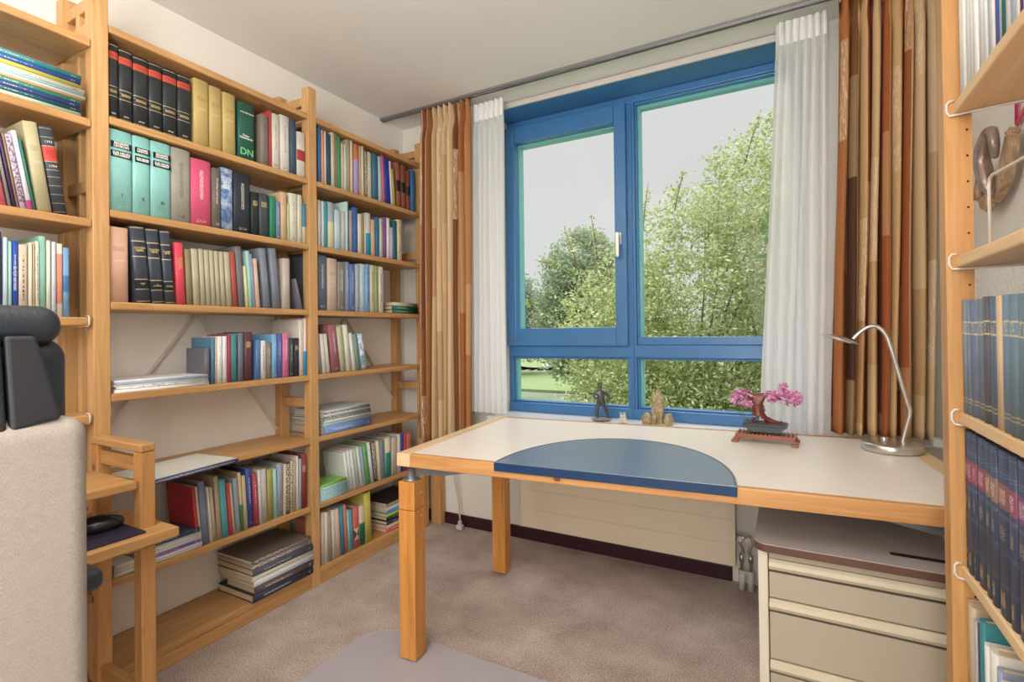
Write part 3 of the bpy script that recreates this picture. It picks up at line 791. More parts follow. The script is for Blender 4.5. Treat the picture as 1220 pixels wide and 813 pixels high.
ROWS['R2'] = [
 (1.256, 0.0054, 0.214, '66788a', 0, 'gb', 'blue grey'),
 (1.2371, 0.0151, 0.213, '76889a', 0, 'gb', 'pale blue grey'),
 (1.2189, 0.0166, 0.212, '6a7e8e', 0, 'gb', 'blue grey'),
 (1.1847, 0.0306, 0.211, '667490', 0, 'gb', 'slate blue'),
 (1.1465, 0.0334, 0.211, '667a86', 0, 'gb', 'sea grey'),
 (1.1196, 0.0237, 0.213, '585460', 0, 'gb', 'dark brown grey'),
 (1.0995, 0.0129, 0.211, '587480', 0, 'gb', 'sea green'),
 (1.0837, 0.014, 0.211, '50607c', 0, 'gb', 'dark blue'),
 (1.0611, 0.0212, 0.211, 'c8ac80', 0, '', 'sand'),
 (1.0264, 0.0312, 0.211, '68809c', 0, 'gb', 'mid blue'),
 (0.993, 0.0305, 0.21, '607a84', 0, 'gb', 'green grey'),
 (0.9737, 0.0162, 0.208, '5c7484', 0, 'gb', 'slate'),
 (0.9547, 0.0166, 0.207, '5e7680', 0, 'gb', 'grey green'),
 (0.9302, 0.0222, 0.206, '546478', 0, 'gb', 'dark slate'),
]
ROWS['R3'] = [
 (1.2461, 0.0153, 0.262, '2c3c48', 0, 'navv:9c4450', 'navy'),
 (1.2142, 0.0293, 0.262, '38425c', 0, 'navv:9c4450', 'navy'),
 (1.1956, 0.017, 0.262, '38425c', 0, 'navv:9c4450', 'navy'),
 (1.1547, 0.0389, 0.262, '38425c', 0, 'navv:9c4450', 'navy'),
 (1.1217, 0.0281, 0.262, '344458', 0, 'navv:9c7050', 'navy'),
 (1.0939, 0.026, 0.262, '38425c', 0, 'navv:9c7050', 'navy'),
 (1.0449, 0.0469, 0.262, '343c58', 0, 'navv:94543f', 'navy'),
 (1.0164, 0.0258, 0.262, '38425c', 0, 'navv:944458', 'navy'),
 (0.9738, 0.0407, 0.262, '343c58', 0, 'navv:8c3c70', 'navy'),
 (0.9353, 0.0368, 0.262, '38425c', 0, 'navv:8c3c70', 'navy'),
]
ROWS['R4'] = [
 (1.2511, 0.0103, 0.235, 'b08c64', 0, '', 'tan'),
 (1.2194, 0.0301, 0.235, 'c4ac88', 0, '', 'straw'),
 (1.2033, 0.0136, 0.22, 'a0a8a8', 0, '', 'thin grey'),
 (1.1922, 0.0086, 0.22, '4c3448', 0, '', 'thin plum'),
 (1.169, 0.0212, 0.235, '1c808c', 0, '', 'teal'),
 (1.1473, 0.0194, 0.205, 'dcd8cc', 0, '', 'white'),
 (1.1142, 0.0296, 0.21, 'd8d4c8', 0, '', 'cream'),
 (1.0932, 0.0184, 0.195, '8c98b0', 0, '', 'blue grey'),
 (1.0608, 0.0296, 0.185, 'd4ccac', 0, '', 'cream'),
 (1.0273, 0.0304, 0.2, 'e4e0d8', 0, '', 'white'),
]

# row: (shelf height, spine plane x, facing, phrase)
RINFO = {
 'A1': (1.843, 'top row of middle bay'), 'B1': (1.546, 'second row of middle bay'), 'C1': (1.251, 'third row of middle bay'),
 'D1': (.957, 'fourth row of middle bay'), 'F1': (.368, 'lower row of middle bay'),
 'A2': (1.843, 'top row of corner bay'), 'B2': (1.546, 'second row of corner bay'), 'C2': (1.251, 'third row of corner bay'),
 'D2': (.957, 'fourth row of corner bay'), 'F2': (.368, 'second lowest row of corner bay'), 'G2': (.075, 'bottom row of corner bay'),
 'S0': (1.505, 'leaning row of leftmost bay'), 'T0': (1.20, 'row behind office chair'),
 'R0': (1.570, 'top row of right bookcase'), 'R2': (.975, 'middle row of right bookcase'), 'R3': (.681, 'navy volume row of right bookcase'), 'R4': (.385, 'lowest row of right bookcase')}
SERIES = {'blackvol': 'charcoal volumes with an orange band', 'lexi': 'aqua lexicon volumes', 'staten': 'black ribbed bible volumes', 'sage': 'sage green volumes'}
ROMAN = ('I', 'II', 'III')
for rk, (z, phrase) in RINFO.items():
    rows = ROWS[rk]; right = rk[0] == 'R'
    if right: rows = sorted(rows, key=lambda r: -r[0])
    rows = settle(rows, -9 if right else {'1': .811, '2': 1.618, '0': .0}[rk[1]])
    names = [r[6] for r in rows]; used_l = {}
    prev_hi = -9
    for i, (y0, t, h, hexc, ang, deco, col) in enumerate(rows):
        t -= .0008
        if right: d = min(.21, .76*h)
        else: d = min(.195, max(.12, .74*h))
        dd = '' if deco == 'sage' else deco
        soft = t < .012 or rk in ('R0', 'B2', 'T0')
        if deco == 'staten': d = .17
        zmax = .262 if not right else .27
        if rk == 'A1': zmax = .262
        h = min(h, zmax if not ang else zmax-.008)
        if rk in ('B1',): h = min(h, .268)
        page = M_PAGEW if soft else M_PAGE
        o = book(t, h, d, hexc, dd, page, soft=soft)
        if right:
            o.location = (.288+random.uniform(0, .004), y0+t, z+.0006); o.rotation_euler = (0, 0, PI)
        else:
            o.location = (-1.904-random.uniform(0, .006)*(0 if deco in SERIES else 1), y0, z+.0006); o.rotation_euler = (ang, 0, 0)
        thick = 'slim ' if t < .012 else ('thick ' if t > .045 else '')
        if col.startswith(('thin ', 'slim ')): thick = ''
        nser = [j for j, r in enumerate(rows) if r[5] == deco]
        if deco in SERIES and len(nser) > 1:
            lab = '%s from left of the %s, %s' % (ordinal(nser.index(i)), SERIES[deco], phrase)
        else:
            left = rows[i-1][6].replace('thin ', '').replace('slim ', '') if i else None
            rt = rows[i+1][6].replace('thin ', '').replace('slim ', '') if i+1 < len(rows) else None
            short = lambda s: s.split(' with')[0].replace('and ', '')
            if left is None: where = 'leftmost, before the %s one' % short(rt)
            elif rt is None: where = 'rightmost, after the %s one' % short(left)
            elif short(left) == short(rt): where = 'with %s books on both sides' % short(left)
            else: where = 'between %s and %s' % (short(left), short(rt))
            if right and not i: where = 'against the pine post'
            lab = '%s%s book %s, %s' % (thick, col, where, phrase)
            if lab in used_l or len(lab.split()) > 16:
                lab = '%s%s book, %s from left in %s' % (thick, col, ordinal(i), phrase)
        if rk == 'R3': lab = 'navy volume with coloured title band, %s from the post, right bookcase' % ordinal(i)
        used_l[lab] = 1
        tag(o, lab[0].lower()+lab[1:], 'book', 'books in the '+phrase)
        # lettering
        R90 = (PI/2, 0, PI/2)
        if deco == 'lexi':
            k = nser.index(i)
            m = MB(); m.box(-.0006, .0006, t*.10, t*.96, h*.78, h*.855); m.box(-.0006, .0006, t*.10, t*.96, h*.665, h*.745)
            m.build('spine_label', M_INKK, o)
            text_mesh('spine_title', 'BEGRIFFS\nLEXIKON', t*.150, M_INKW, o, (.0008, t*.53, h*.818), R90, bold=.0003)
            text_mesh('spine_title', 'ZUM NEUEN\nTESTAMENT', t*.128, M_INKW, o, (.0008, t*.53, h*.705), R90, bold=.0003)
            text_mesh('spine_title', ROMAN[k], .016, M_INKK, o, (.0006, t*.55, h*.2), R90)
        if deco == 'staten':
            text_mesh('spine_title', 'STATEN\nBIJBEL', t*.22, M_INKG, o, (.0006, t*.5, h*.70), R90, bold=.0003)
            text_mesh('spine_title', ('BIJBEL\nI', 'DE\nPROFETEN', 'NIEUWE\nTESTAMENT')[nser.index(i)], t*.14, M_INKG, o, (.0006, t*.5, h*.24), R90)
        if deco == 'bijbel': text_mesh('spine_title', 'BIJBEL', .017, M_INKG, o, (.0006, t*.5, h*.66), (PI, -PI/2, 0) if False else (PI/2, PI/2, PI/2))
        if deco == 'dn':
            text_mesh('spine_title', 'DN', t*.56, M_INKLG, o, (.0006, t*.48, h*.13), R90, bold=.0003)
            text_mesh('spine_title', 'Duits-\nNederlands', t*.17, M_INKW, o, (.0006, t*.45, h*.40), R90, bold=.0002)
            text_mesh('spine_title', 'woordenboek', t*.15, M_INKW, o, (.0006, t*.5, h*.83), R90)
        if deco == 'redvol':
            text_mesh('spine_title', '1791', t*.3, M_INKW, o, (.0006, t*.5, h*.82), R90); text_mesh('spine_title', '1794', t*.3, M_INKW, o, (.0006, t*.5, h*.545), R90)
        if rk == 'T0' and col == 'royal blue':
            text_mesh('spine_title', 'de tijd van toen', .011, M_INKW, o, (.0006, t*.5, h*.5), (PI/2, PI/2, PI/2))

def pile(y_right, z, items, x=-1.90, where='', group='', right=False):
    """books lying flat on each other, spines to the room; items: (thickness, length, depth, hex, deco, dx, dy, twist, words)"""
    n = len(items)
    for i, (t, L, d, hexc, deco, dx, dy, tw, words) in enumerate(items):
        o = book(t, L, d, hexc, deco, M_PAGEW if t < .012 else M_PAGE, soft=t < .012, name='magazine' if 'magazine' in words else 'book')
        o.location = (x+dx, y_right+dy, z+.0005); o.rotation_euler = (PI/2, 0, 0)
        o.matrix_world = Matrix.Translation(o.location) @ Matrix.Rotation(tw, 4, 'Z') @ Matrix.Rotation(PI/2, 4, 'X')
        z += t+.0006
        pos = 'at the bottom of' if i == 0 else ('on top of' if i == n-1 else ordinal(i)+' from bottom in')
        tag(o, '%s %s %s' % (words, pos, where), 'magazine' if 'magazine' in words else 'book', group)
pile(1.122, .957, [(.010, .30, .205, 'f0ecec', '', .004, 0, 0, 'white magazine'), (.009, .295, .20, 'd8dcc0', 'pat2', 0, 0, .01, 'colourful magazine'), (.006, .298, .20, 'd8e0e8', '', 0, -.002, 0, 'pale magazine'),
     (.006, .295, .20, '9cb8d8', '', 0, -.001, .01, 'light blue magazine'), (.006, .297, .20, 'e8e4e8', '', -.002, -.001, -.01, 'white magazine')], where='pile on middle bay fourth shelf', group='magazine pile in the middle bay')
pile(1.165, .672, [(.014, .31, .225, 'dcdcd0', 'atl', .10, 0, .10, 'blue spined atlas')], x=-1.89, where='the fifth shelf of middle bay', group=None)
pile(1.092, .368, [(.009, .20, .145, 'e0dcd4', 'm', 0, 0, 0, 'white booklet'), (.010, .205, .15, 'dcd4dc', 'm', .004, 0, 0, 'pale booklet'), (.009, .20, .145, '7c5ca8', 'mw', 0, -.003, 0, 'purple spined booklet'),
     (.009, .20, .145, 'e4e0d8', 'm', -.003, 0, 0, 'white booklet'), (.011, .20, .145, 'dcd8c8', 'm', 0, 0, 0, 'cream booklet'), (.006, .20, .145, 'a8c8b8', '', 0, 0, 0, 'pale green booklet'), (.016, .19, .14, '344468', 'mw', -.002, -.004, 0, 'dark blue book')],
     where='booklet pile under leaning red book', group='booklet pile in the middle bay')
pile(.880, .368, [(.013, .06, .15, 'd8d0c0', '', 0, 0, 0, 'cream paperback'), (.012, .06, .14, 'd0c4b0', '', 0, -.004, 0, 'beige paperback'), (.012, .06, .15, 'd8d0c0', '', 0, 0, 0, 'ivory paperback')] if False else
     [(.013, .062, .15, 'd8d0c0', '', 0, 0, 0, 'cream paperback'), (.012, .06, .14, 'd0c4b0', '', 0, -.001, 0, 'beige paperback'), (.012, .06, .15, 'd8d0c0', '', 0, 0, 0, 'ivory paperback')], where='small pile behind desk leg', group='small pile in the middle bay')
pile(1.566, .075, [(.030, .285, .235, '223048', 'mw', .022, 0, .0, 'dark blue art book'), (.032, .28, .19, '5c5058', 'mw', .022, .002, .0, 'grey brown book'), (.022, .285, .225, 'd8dce8', 'm', .024, .002, .0, 'white book'),
     (.018, .29, .22, 'd8d4b8', 'm', .018, 0, .01, 'pale green book'), (.026, .285, .235, '4c5468', 'mw', .022, 0, .0, 'slate blue book'), (.012, .28, .225, 'c8b8ac', 'pat', .012, -.003, .01, 'brown magazine'), (.010, .28, .225, 'b0a090', 'pat', .012, -.002, -.01, 'grey magazine'), (.010, .285, .23, '6c6054', 'pat', .012, -.003, .01, 'dark photo magazine')],
     where='large pile on bottom middle shelf', group='large book pile on the bottom shelf')
pile(1.951, .672, [(.038, .30, .205, '6c94d0', 'mw', .004, 0, 0, 'bright blue book'), (.018, .30, .20, 'a8c0cc', 'm', .002, -.004, 0, 'pale blue book'), (.008, .30, .20, 'd8e0dc', '', .004, 0, .01, 'white magazine'), (.010, .31, .21, '4c7c78', 'pat', 0, 0, .02, 'green patterned magazine'),
     (.008, .30, .21, '5c6478', 'pat', 0, -.003, .02, 'black striped magazine'), (.009, .30, .20, 'dce0e8', '', 0, 0, .01, 'pale magazine'), (.008, .295, .205, '60687c', 'pat', 0, -.006, .02, 'dark striped magazine'), (.007, .29, .20, 'c8d0dc', '', -.004, -.008, .04, 'silver magazine')],
     where='corner bay stack with blue book', group='magazine stack in the corner bay')
pile(1.792, .368, [(.010, .165, .12, '9ccfd8', 'm', 0, 0, 0, 'aqua booklet'), (.010, .165, .12, 'a4d4dc', 'm', 0, .001, 0, 'pale aqua booklet'), (.010, .163, .12, '9ccfd8', 'm', .001, 0, 0, 'aqua booklet'), (.010, .165, .12, 'a8d4e0', 'm', 0, 0, 0, 'light aqua booklet'),
     (.010, .163, .12, '9ccfd8', 'm', 0, -.002, 0, 'aqua booklet'), (.010, .165, .12, 'acd8d8', '', 0, 0, 0, 'mint booklet'), (.012, .165, .12, '84c050', '', -.002, -.003, .02, 'bright green booklet')],
     where='booklet stack at left of corner bay', group='aqua booklet stack')
pile(2.33, .075, [(.022, .27, .2, 'd84848', 'mw', 0, 0, 0, 'red book'), (.018, .27, .2, 'c0b49c', '', 0, 0, .01, 'beige book'), (.020, .27, .2, '20242c', 'mw', .004, 0, 0, 'black book'), (.020, .265, .2, '1c2434', 'mw', 0, 0, -.01, 'navy book'),
     (.018, .27, .2, '88b020', '', .003, 0, 0, 'lime green book'), (.016, .265, .2, '3c78c4', 'mw', 0, 0, .01, 'blue book'), (.016, .27, .195, 'b8c8c4', '', 0, 0, 0, 'pale book'), (.012, .27, .2, '9c7c5c', '', -.003, 0, .02, 'brown magazine'), (.008, .27, .2, '30241c', 'pat', 0, 0, .01, 'dark magazine')],
     where='mixed pile in bottom corner bay', group='mixed book pile in the corner bay')
pile(2.335, 1.251, [(.019, .215, .15, '0c6048', 'mw', .004, 0, 0, 'dark green book'), (.021, .215, .15, '0c6048', 'mw', .003, -.001, 0, 'dark green book'), (.019, .21, .145, 'b8bc9c', 'm', 0, -.003, 0, 'pale olive book')],
     where='three lying books near the curtain', group='three lying books by the curtain')
pile(.752, 1.815, [(.010, .28, .2, 'b0d4b8', '', 0, -.012, 0, 'pale mint booklet'), (.013, .28, .2, '1c5468', 'mw', 0, -.012, 0, 'petrol blue book'), (.012, .28, .2, '34488c', 'mw', 0, -.014, 0, 'violet blue book'), (.012, .28, .2, '2c8c80', 'mw', 0, -.012, 0, 'teal book'), (.006, .28, .2, 'e0a050', '', 0, -.006, 0, 'orange booklet'),
     (.007, .28, .2, 'd8e0e0', '', 0, 0, 0, 'white booklet'), (.007, .28, .2, '98ccd4', '', 0, -.006, 0, 'pale turquoise booklet'), (.013, .28, .2, 'd4d0bc', 'm', 0, -.003, 0, 'cream book'), (.012, .28, .2, 'c4bc30', '', 0, -.018, 0, 'yellow green book'), (.013, .28, .2, '2454a8', 'mw', 0, -.012, 0, 'deep blue book'), (.014, .28, .2, '1c8c94', 'mw', 0, -.010, 0, 'sea green book')],
     where='pile at top left', group='flat pile in the leftmost bay')
# ---------------------------------------------------------------- desk
TD = math.radians(4.8)
desk = empty('desk', (-1.212, 1.365, 0), TD, 'large pine-edged white desk on square legs in front of the window', 'desk')
DL, DD, DZ = 1.675, .83, .722
m = MB(); m.box(.055, DL-.055, .022, DD-.03, DZ-.04, DZ); m.build('desktop', M_WHITE, desk)
m = MB(); m.box(0, .0548, 0, DD, DZ-.045, DZ+.0005); m.build('edge_strip', WD_Y, desk, .003)
m = MB(); m.box(DL-.0548, DL, 0, DD, DZ-.045, DZ+.0005); m.build('edge_strip', WD_Y, desk, .003)
m = MB(); m.box(.055, DL-.055, 0, .0218, DZ-.045, DZ+.0005); m.build('edge_strip', WD_X, desk, .003)
m = MB(); m.box(.055, DL-.055, DD-.0298, DD, DZ-.045, DZ+.0005); m.build('edge_strip', WD_X, desk, .003)
def desk_leg(x, y, tube=True):
    m = MB()
    m.box(x, x+.066, y, y+.066, .008, .523)
    m.box(x, x+.066, y, y+.066, .5245, .622)
    o = m.build('leg', wood('leg_pine', 'z', 'd2954e', 'ac6c30'), desk, .003)
    m = MB(); m.lathe([(.028, .622), (.028, .627), (.0145, .629), (.0145, .676)], 24, (x+.033, y+.033, 0))
    m.build('height_tube', M_STEEL, o)
    m = MB(); 
    for z in (.58, .50, .43): m.tube([(x+.066, y+.04, z), (x+.0675, y+.04, z)], .004, 10)
    m.build('screw', M_CHROME, o)
    return o
desk_leg(.002, .006); desk_leg(.022, .70); desk_leg(DL-.07, .006); desk_leg(DL-.07, .70)
for xx, s in ((.055, 1), (DL-.055, -1)):
    m = MB(); m.prism([(0, 0), (s*.26, 0), (s*.26, .02), (0, .02)], 0, .001)
    m.bm.clear()
    a = [(xx, .045, .676), (xx+s*.26, .045, .676), (xx+s*.10, .045, .645), (xx, .045, .640)]
    vs = [m.bm.verts.new(p) for p in a]+[m.bm.verts.new((p[0], p[1]+.006, p[2])) for p in a]
    for f in ((0, 1, 2, 3), (7, 6, 5, 4), (0, 4, 5, 1), (1, 5, 6, 2), (2, 6, 7, 3), (3, 7, 4, 0)): m.bm.faces.new([vs[i] for i in f])
    m.build('bracket', M_STEEL, desk)

# blotter with rolled front lip
g = N('sheen_lifted_leatherette'); g.bump(g.noise(g.coord(), 420, 2), .12, .001); M_BLOT = g.set(lin('3c5675'), .4, 0, .9); g.b.inputs['Coat Weight'].default_value = 1; g.b.inputs['Coat IOR'].default_value = 1.9; g.b.inputs['Coat Roughness'].default_value = .32  # surface colour lifted above the lip's blue to stand in for window sheen
bl = empty('desk_mat', (-1.212, 1.365, DZ), TD, 'dark blue half-round desk mat folded over the desk front edge', 'desk mat')
m = MB(); n = 48; cx_, a_, b_ = .735, .355, .492
arc = [(cx_+a_*math.cos(PI*i/n), b_*math.sin(PI*i/n)**.97) for i in range(n+1)]
m.prism([(cx_+a_, -.006)]+arc[:-1]+[(cx_-a_, 0), (cx_-a_, -.006)], .0008, .0045)
m.build('mat_surface', M_BLOT, bl, .001)
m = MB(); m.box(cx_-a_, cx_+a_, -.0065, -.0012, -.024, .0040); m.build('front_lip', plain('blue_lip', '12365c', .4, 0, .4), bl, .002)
m = MB(); m.tube([(x*.985+cx_*.015, y*.985, .0046) for x, y in arc], .0009, 5); m.build('stitched_border', plain('dark_seam', '142848', .5), bl)

# ---------------------------------------------------------------- drawer cabinet
CXL, CYF = -.082, 1.510
cab = empty('drawer_cabinet', (.12, 1.8, 0), label='beige steel drawer cabinet with a brown-edged top, under the desk', cat='cabinet')
M_CAB = plain('beige_cabinet_steel', 'aaa08e', .45, 0, .4, .02); M_CABL = plain('light_cabinet_steel', 'cfc8b6', .45, 0, .4, .02)
def cp(o): return place(o, cab)
m = MB(); x1 = CXL+.43
m.box(CXL, CXL+.024, CYF, 2.10, 0, .548); m.box(x1-.024, x1, CYF, 2.10, 0, .548); m.box(CXL+.024, x1-.024, 2.08, 2.10, 0, .548); m.box(CXL+.024, x1-.024, CYF+.02, 2.08, .53, .548); m.box(CXL+.024, x1-.024, CYF+.02, 2.08, .0, .04)
cp(m.build('body', M_CABL, None, .003))
def rr(x0, x1, y0, y1, r, seg=8):
    pts = []
    for cx, cy, a0 in ((x1-r, y0+r, -PI/2), (x1-r, y1-r, 0), (x0+r, y1-r, PI/2), (x0+r, y0+r, PI)):
        for k in range(seg+1):
            a = a0+PI/2*k/seg; pts.append((cx+r*math.cos(a), cy+r*math.sin(a)))
    return pts
m = MB(); m.prism(rr(CXL-.010, x1+.01, CYF-.012, 2.11, .035), .5485, .568); top = cp(m.build('cabinet_top', plain('brown_edge_band', '5e4438', .4), None))
m = MB(); m.prism(rr(CXL-.0095, x1+.0095, CYF-.0115, 2.1095, .035), .568, .570); m.build('top_veneer', plain('mauve_grey_laminate', 'aca29e', .28, 0, .5, .02), top); 
m.bm if False else None
for c_ in list(top.children): c_.matrix_parent_inverse = Matrix.Translation(Vector((.12, 1.8, 0))*-1) if False else c_.matrix_parent_inverse
m = MB(); m.prism(rr(.215, .335, 1.565, 1.583, .0085), .570, .5712); cp(m.build('pen_slot', plain('black_slot', '0c0c0e', .5), None))
for za, zb, lip in ((.545, .530, 0), (.5275, .4245, 1), (.4215, .2625, 1), (.2595, .06, 1)):
    m = MB(); xa, xb = CXL+.026, x1-.026
    if lip:
        m.box(xa, xb, CYF+.006, CYF+.03, zb, za-.036)
        m.box(xa, xb, CYF+.022, CYF+.03, za-.036, za)
        d_ = cp(m.build('drawer', M_CAB, None, .002))
        m = MB(); prof = [(CYF+.022, za), (CYF+.004, za), (CYF-.006, za-.006), (CYF-.008, za-.016), (CYF-.002, za-.026), (CYF+.006, za-.029), (CYF+.006, za-.024), (CYF+.0, za-.022), (CYF-.003, za-.014), (CYF+.002, za-.006), (CYF+.022, za-.006)]
        va = [m.bm.verts.new((xa, y, z)) for y, z in prof]; vb = [m.bm.verts.new((xb, y, z)) for y, z in prof]
        for k in range(len(prof)):
            m.bm.faces.new((va[k], va[(k+1) % len(prof)], vb[(k+1) % len(prof)], vb[k]))
        h_ = m.build('grip_lip', plain('grip_steel', 'c6bca4', .4), None); h_.parent = d_; h_.matrix_parent_inverse = Matrix.Identity(4)
        h_.matrix_parent_inverse = Matrix.Identity(4)
    else:
        m.box(xa, xb, CYF+.006, CYF+.03, zb-.0015, za+.002); cp(m.build('drawer', M_CAB, None, .002))

# ---------------------------------------------------------------- radiator, pipes, cable
rad = empty('radiator', (-.75, 2.43, 0), label='long cream panel radiator under the window', cat='radiator')
m = MB(); zs = (.105, .205, .308, .410, .512, .60)
for a, b in zip(zs, zs[1:]): m.box(-1.272, -.222, 2.400, 2.408, a+.001, b-.001)
m.box(-1.272, -.222, 2.403, 2.407, .107, .598)
place(m.build('front_panel', M_CREAM, None, .0015), rad)
m = MB(); m.box(-1.268, -.226, 2.4085, 2.455, .11, .596); m.box(-1.276, -1.2705, 2.398, 2.458, .106, .6); m.box(-.2235, -.218, 2.398, 2.458, .106, .6)
place(m.build('casing', M_CREAM, None, .002), rad)
m = MB(); m.box(-1.272, -.222, 2.4, 2.458, .6005, .608); place(m.build('top_grille', M_CREAM, None), rad)
for xx in (-1.1, -.4):
    m = MB(); m.box(xx-.02, xx+.02, 2.456, YW-.001, .25, .5); place(m.build('wall_bracket', M_CREAM, None), rad)
pv = empty('radiator_valves', (-.18, 2.43, 0), label='chrome valves and white pipe sleeves right of the cream radiator', cat='pipes')
m = MB(); m.tube([(-.2175, 2.43, .228), (-.165, 2.43, .228)], .009); m.tube([(-.2, 2.43, .228), (-.2, 2.41, .228)], .011); m.tube([(-.168, 2.43, .228), (-.168, 2.405, .228)], .012)
m.tube([(-.196, 2.43, .226), (-.204, 2.43, .20), (-.19, 2.43, .17), (-.196, 2.43, .14), (-.196, 2.43, .085)], .006)
m.tube([(-.165, 2.43, .226), (-.155, 2.43, .20), (-.168, 2.43, .17), (-.160, 2.43, .14), (-.160, 2.43, .085)], .006)
m.lathe([(.010, 0), (.010, .03)], 12, (-.196, 2.43, .125)); m.lathe([(.010, 0), (.010, .03)], 12, (-.160, 2.43, .125))
place(m.build('valves', M_CHROME, None), pv)
m = MB(); m.lathe([(.014, 0), (.014, .085)], 16, (-.196, 2.43, .002)); m.lathe([(.014, 0), (.014, .085)], 16, (-.160, 2.43, .002)); m.box(-.196, -.16, 2.424, 2.436, .07, .084)
place(m.build('pipe_sleeves', M_TRIMW, None), pv)
cb = empty('cable', (-1.68, 2.44, 0), label='white cable hanging down the wall behind the desk, plug on carpet', cat='cable')
m = MB(); m.tube([(-1.735, 2.42, .53), (-1.73, 2.42, .40), (-1.715, 2.43, .25), (-1.695, 2.44, .12), (-1.690, 2.44, .05)], .0035, 8)
m.tube([(-1.74, 2.42, .53), (-1.725, 2.425, .36), (-1.700, 2.435, .2), (-1.695, 2.44, .05)], .003, 8); place(m.build('cord', M_TRIMW, None), cb)
m = MB(); m.box(-1.712, -1.675, 2.425, 2.455, .002, .028); m.box(-1.703, -1.684, 2.43, 2.45, .028, .05); place(m.build('plug', M_TRIMW, None, .004), cb)
m = MB(); m.box(-1.76, -1.72, 2.44, 2.482, .505, .555); m.box(-1.752, -1.728, 2.484-.002, 2.4999, .51, .55); place(m.build('junction_box', M_TRIMW, None, .004), cb)

# ---------------------------------------------------------------- chair mat
g = N('mat_polycarbonate'); g.bump(g.noise(g.coord(), 300, 2), .25, .001)
g.b.inputs['Alpha'].default_value = .6; M_MAT = g.set(lin('c6bfc6'), .3, 0, .6)
m = MB(); m.prism([(-1.43, -.2)]+[(-1.43+.12*(1-math.cos(a)), 1.38+.12*math.sin(a)) for a in [PI/2*k/10 for k in range(11)]]+[(-.28, 1.50), (-.20, 1.42), (-.20, -.2)], .001, .0045)
tag(m.build('chair_mat', M_MAT), 'translucent grey plastic mat with rounded corner lying on the carpet', 'mat')

# ---------------------------------------------------------------- curtain rail and curtains
m = MB(); m.box(XW+.002, XR-.002, 2.292, 2.328, ZC-.012, ZC-.0005); m.box(XW+.002, XR-.002, 2.300, 2.304, ZC-.018, ZC-.012); m.box(XW+.002, XR-.002, 2.316, 2.320, ZC-.018, ZC-.012)
tag(m.build('curtain_rail', M_ALU), 'aluminium curtain rail running across the ceiling by the window', 'curtain rail')
def curtain(name, x0t, x1t, x0b, x1b, yc, zt, zb, folds, amp, mat, seed, cloth, parent=None, pinch=.10, thick=.0016, nx=None):
    rnd = random.Random(seed); nx = nx or folds*14; nz_ = 60
    me = bpy.data.meshes.new(name); vs = []; uvs = []
    ph = [rnd.uniform(-.25, .25) for _ in range(folds+2)]; am = [rnd.uniform(.75, 1.2) for _ in range(folds+2)]
    for j in range(nz_+1):
        v = j/nz_; v = v**1.3; z = zt+(zb-zt)*v; d = zt-z
        for i in range(nx+1):
            s = i/nx; f = s*folds; k = int(min(f, folds-1e-6))
            blend = min(1, d/pinch) if pinch else 1
            loose = am[k]*(1-(f-k))+am[k+1]*(f-k)
            s2 = s+ (ph[k]*(1-(f-k))+ph[k+1]*(f-k))*.35/folds*min(1, d/.6)
            wave = math.sin(2*PI*f)
            tight = math.copysign(abs(wave)**.6, wave)
            y = yc+amp*((1-blend)*.8*tight+blend*(wave*loose+.18*math.sin(4*PI*f+seed+d*1.2)))
            wob = .004*math.sin(d*3+f*2.1)*min(1, d)
            xt = x0t+(x1t-x0t)*s2; xb = x0b+(x1b-x0b)*s2
            e = v
            x = xt+(xb-xt)*e + .35*amp*math.cos(2*PI*f)*(.3+.7*blend)*.5+wob
            # slight waist just under the heading
            if pinch:
                e2 = math.exp(-((d-pinch*.9)/.05)**2); y = yc+(y-yc)*(1-.45*e2); x += e2*.0035*math.sin(4*PI*f)
            vs.append((x, y, z)); uvs.append((s, z))
    fs = [(j*(nx+1)+i, j*(nx+1)+i+1, (j+1)*(nx+1)+i+1, (j+1)*(nx+1)+i) for j in range(nz_) for i in range(nx)]
    me.from_pydata(vs, [], fs); uv = me.uv_layers.new(name='uv')
    for p in me.polygons:
        p.use_smooth = True
        for li in p.loop_indices: uv.data[li].uv = uvs[me.loops[li].vertex_index]
    o = link(name, me, parent, mat)
    if thick: mo = o.modifiers.new('cloth_thickness', 'SOLIDIFY'); mo.thickness = thick; mo.offset = 0
    return o
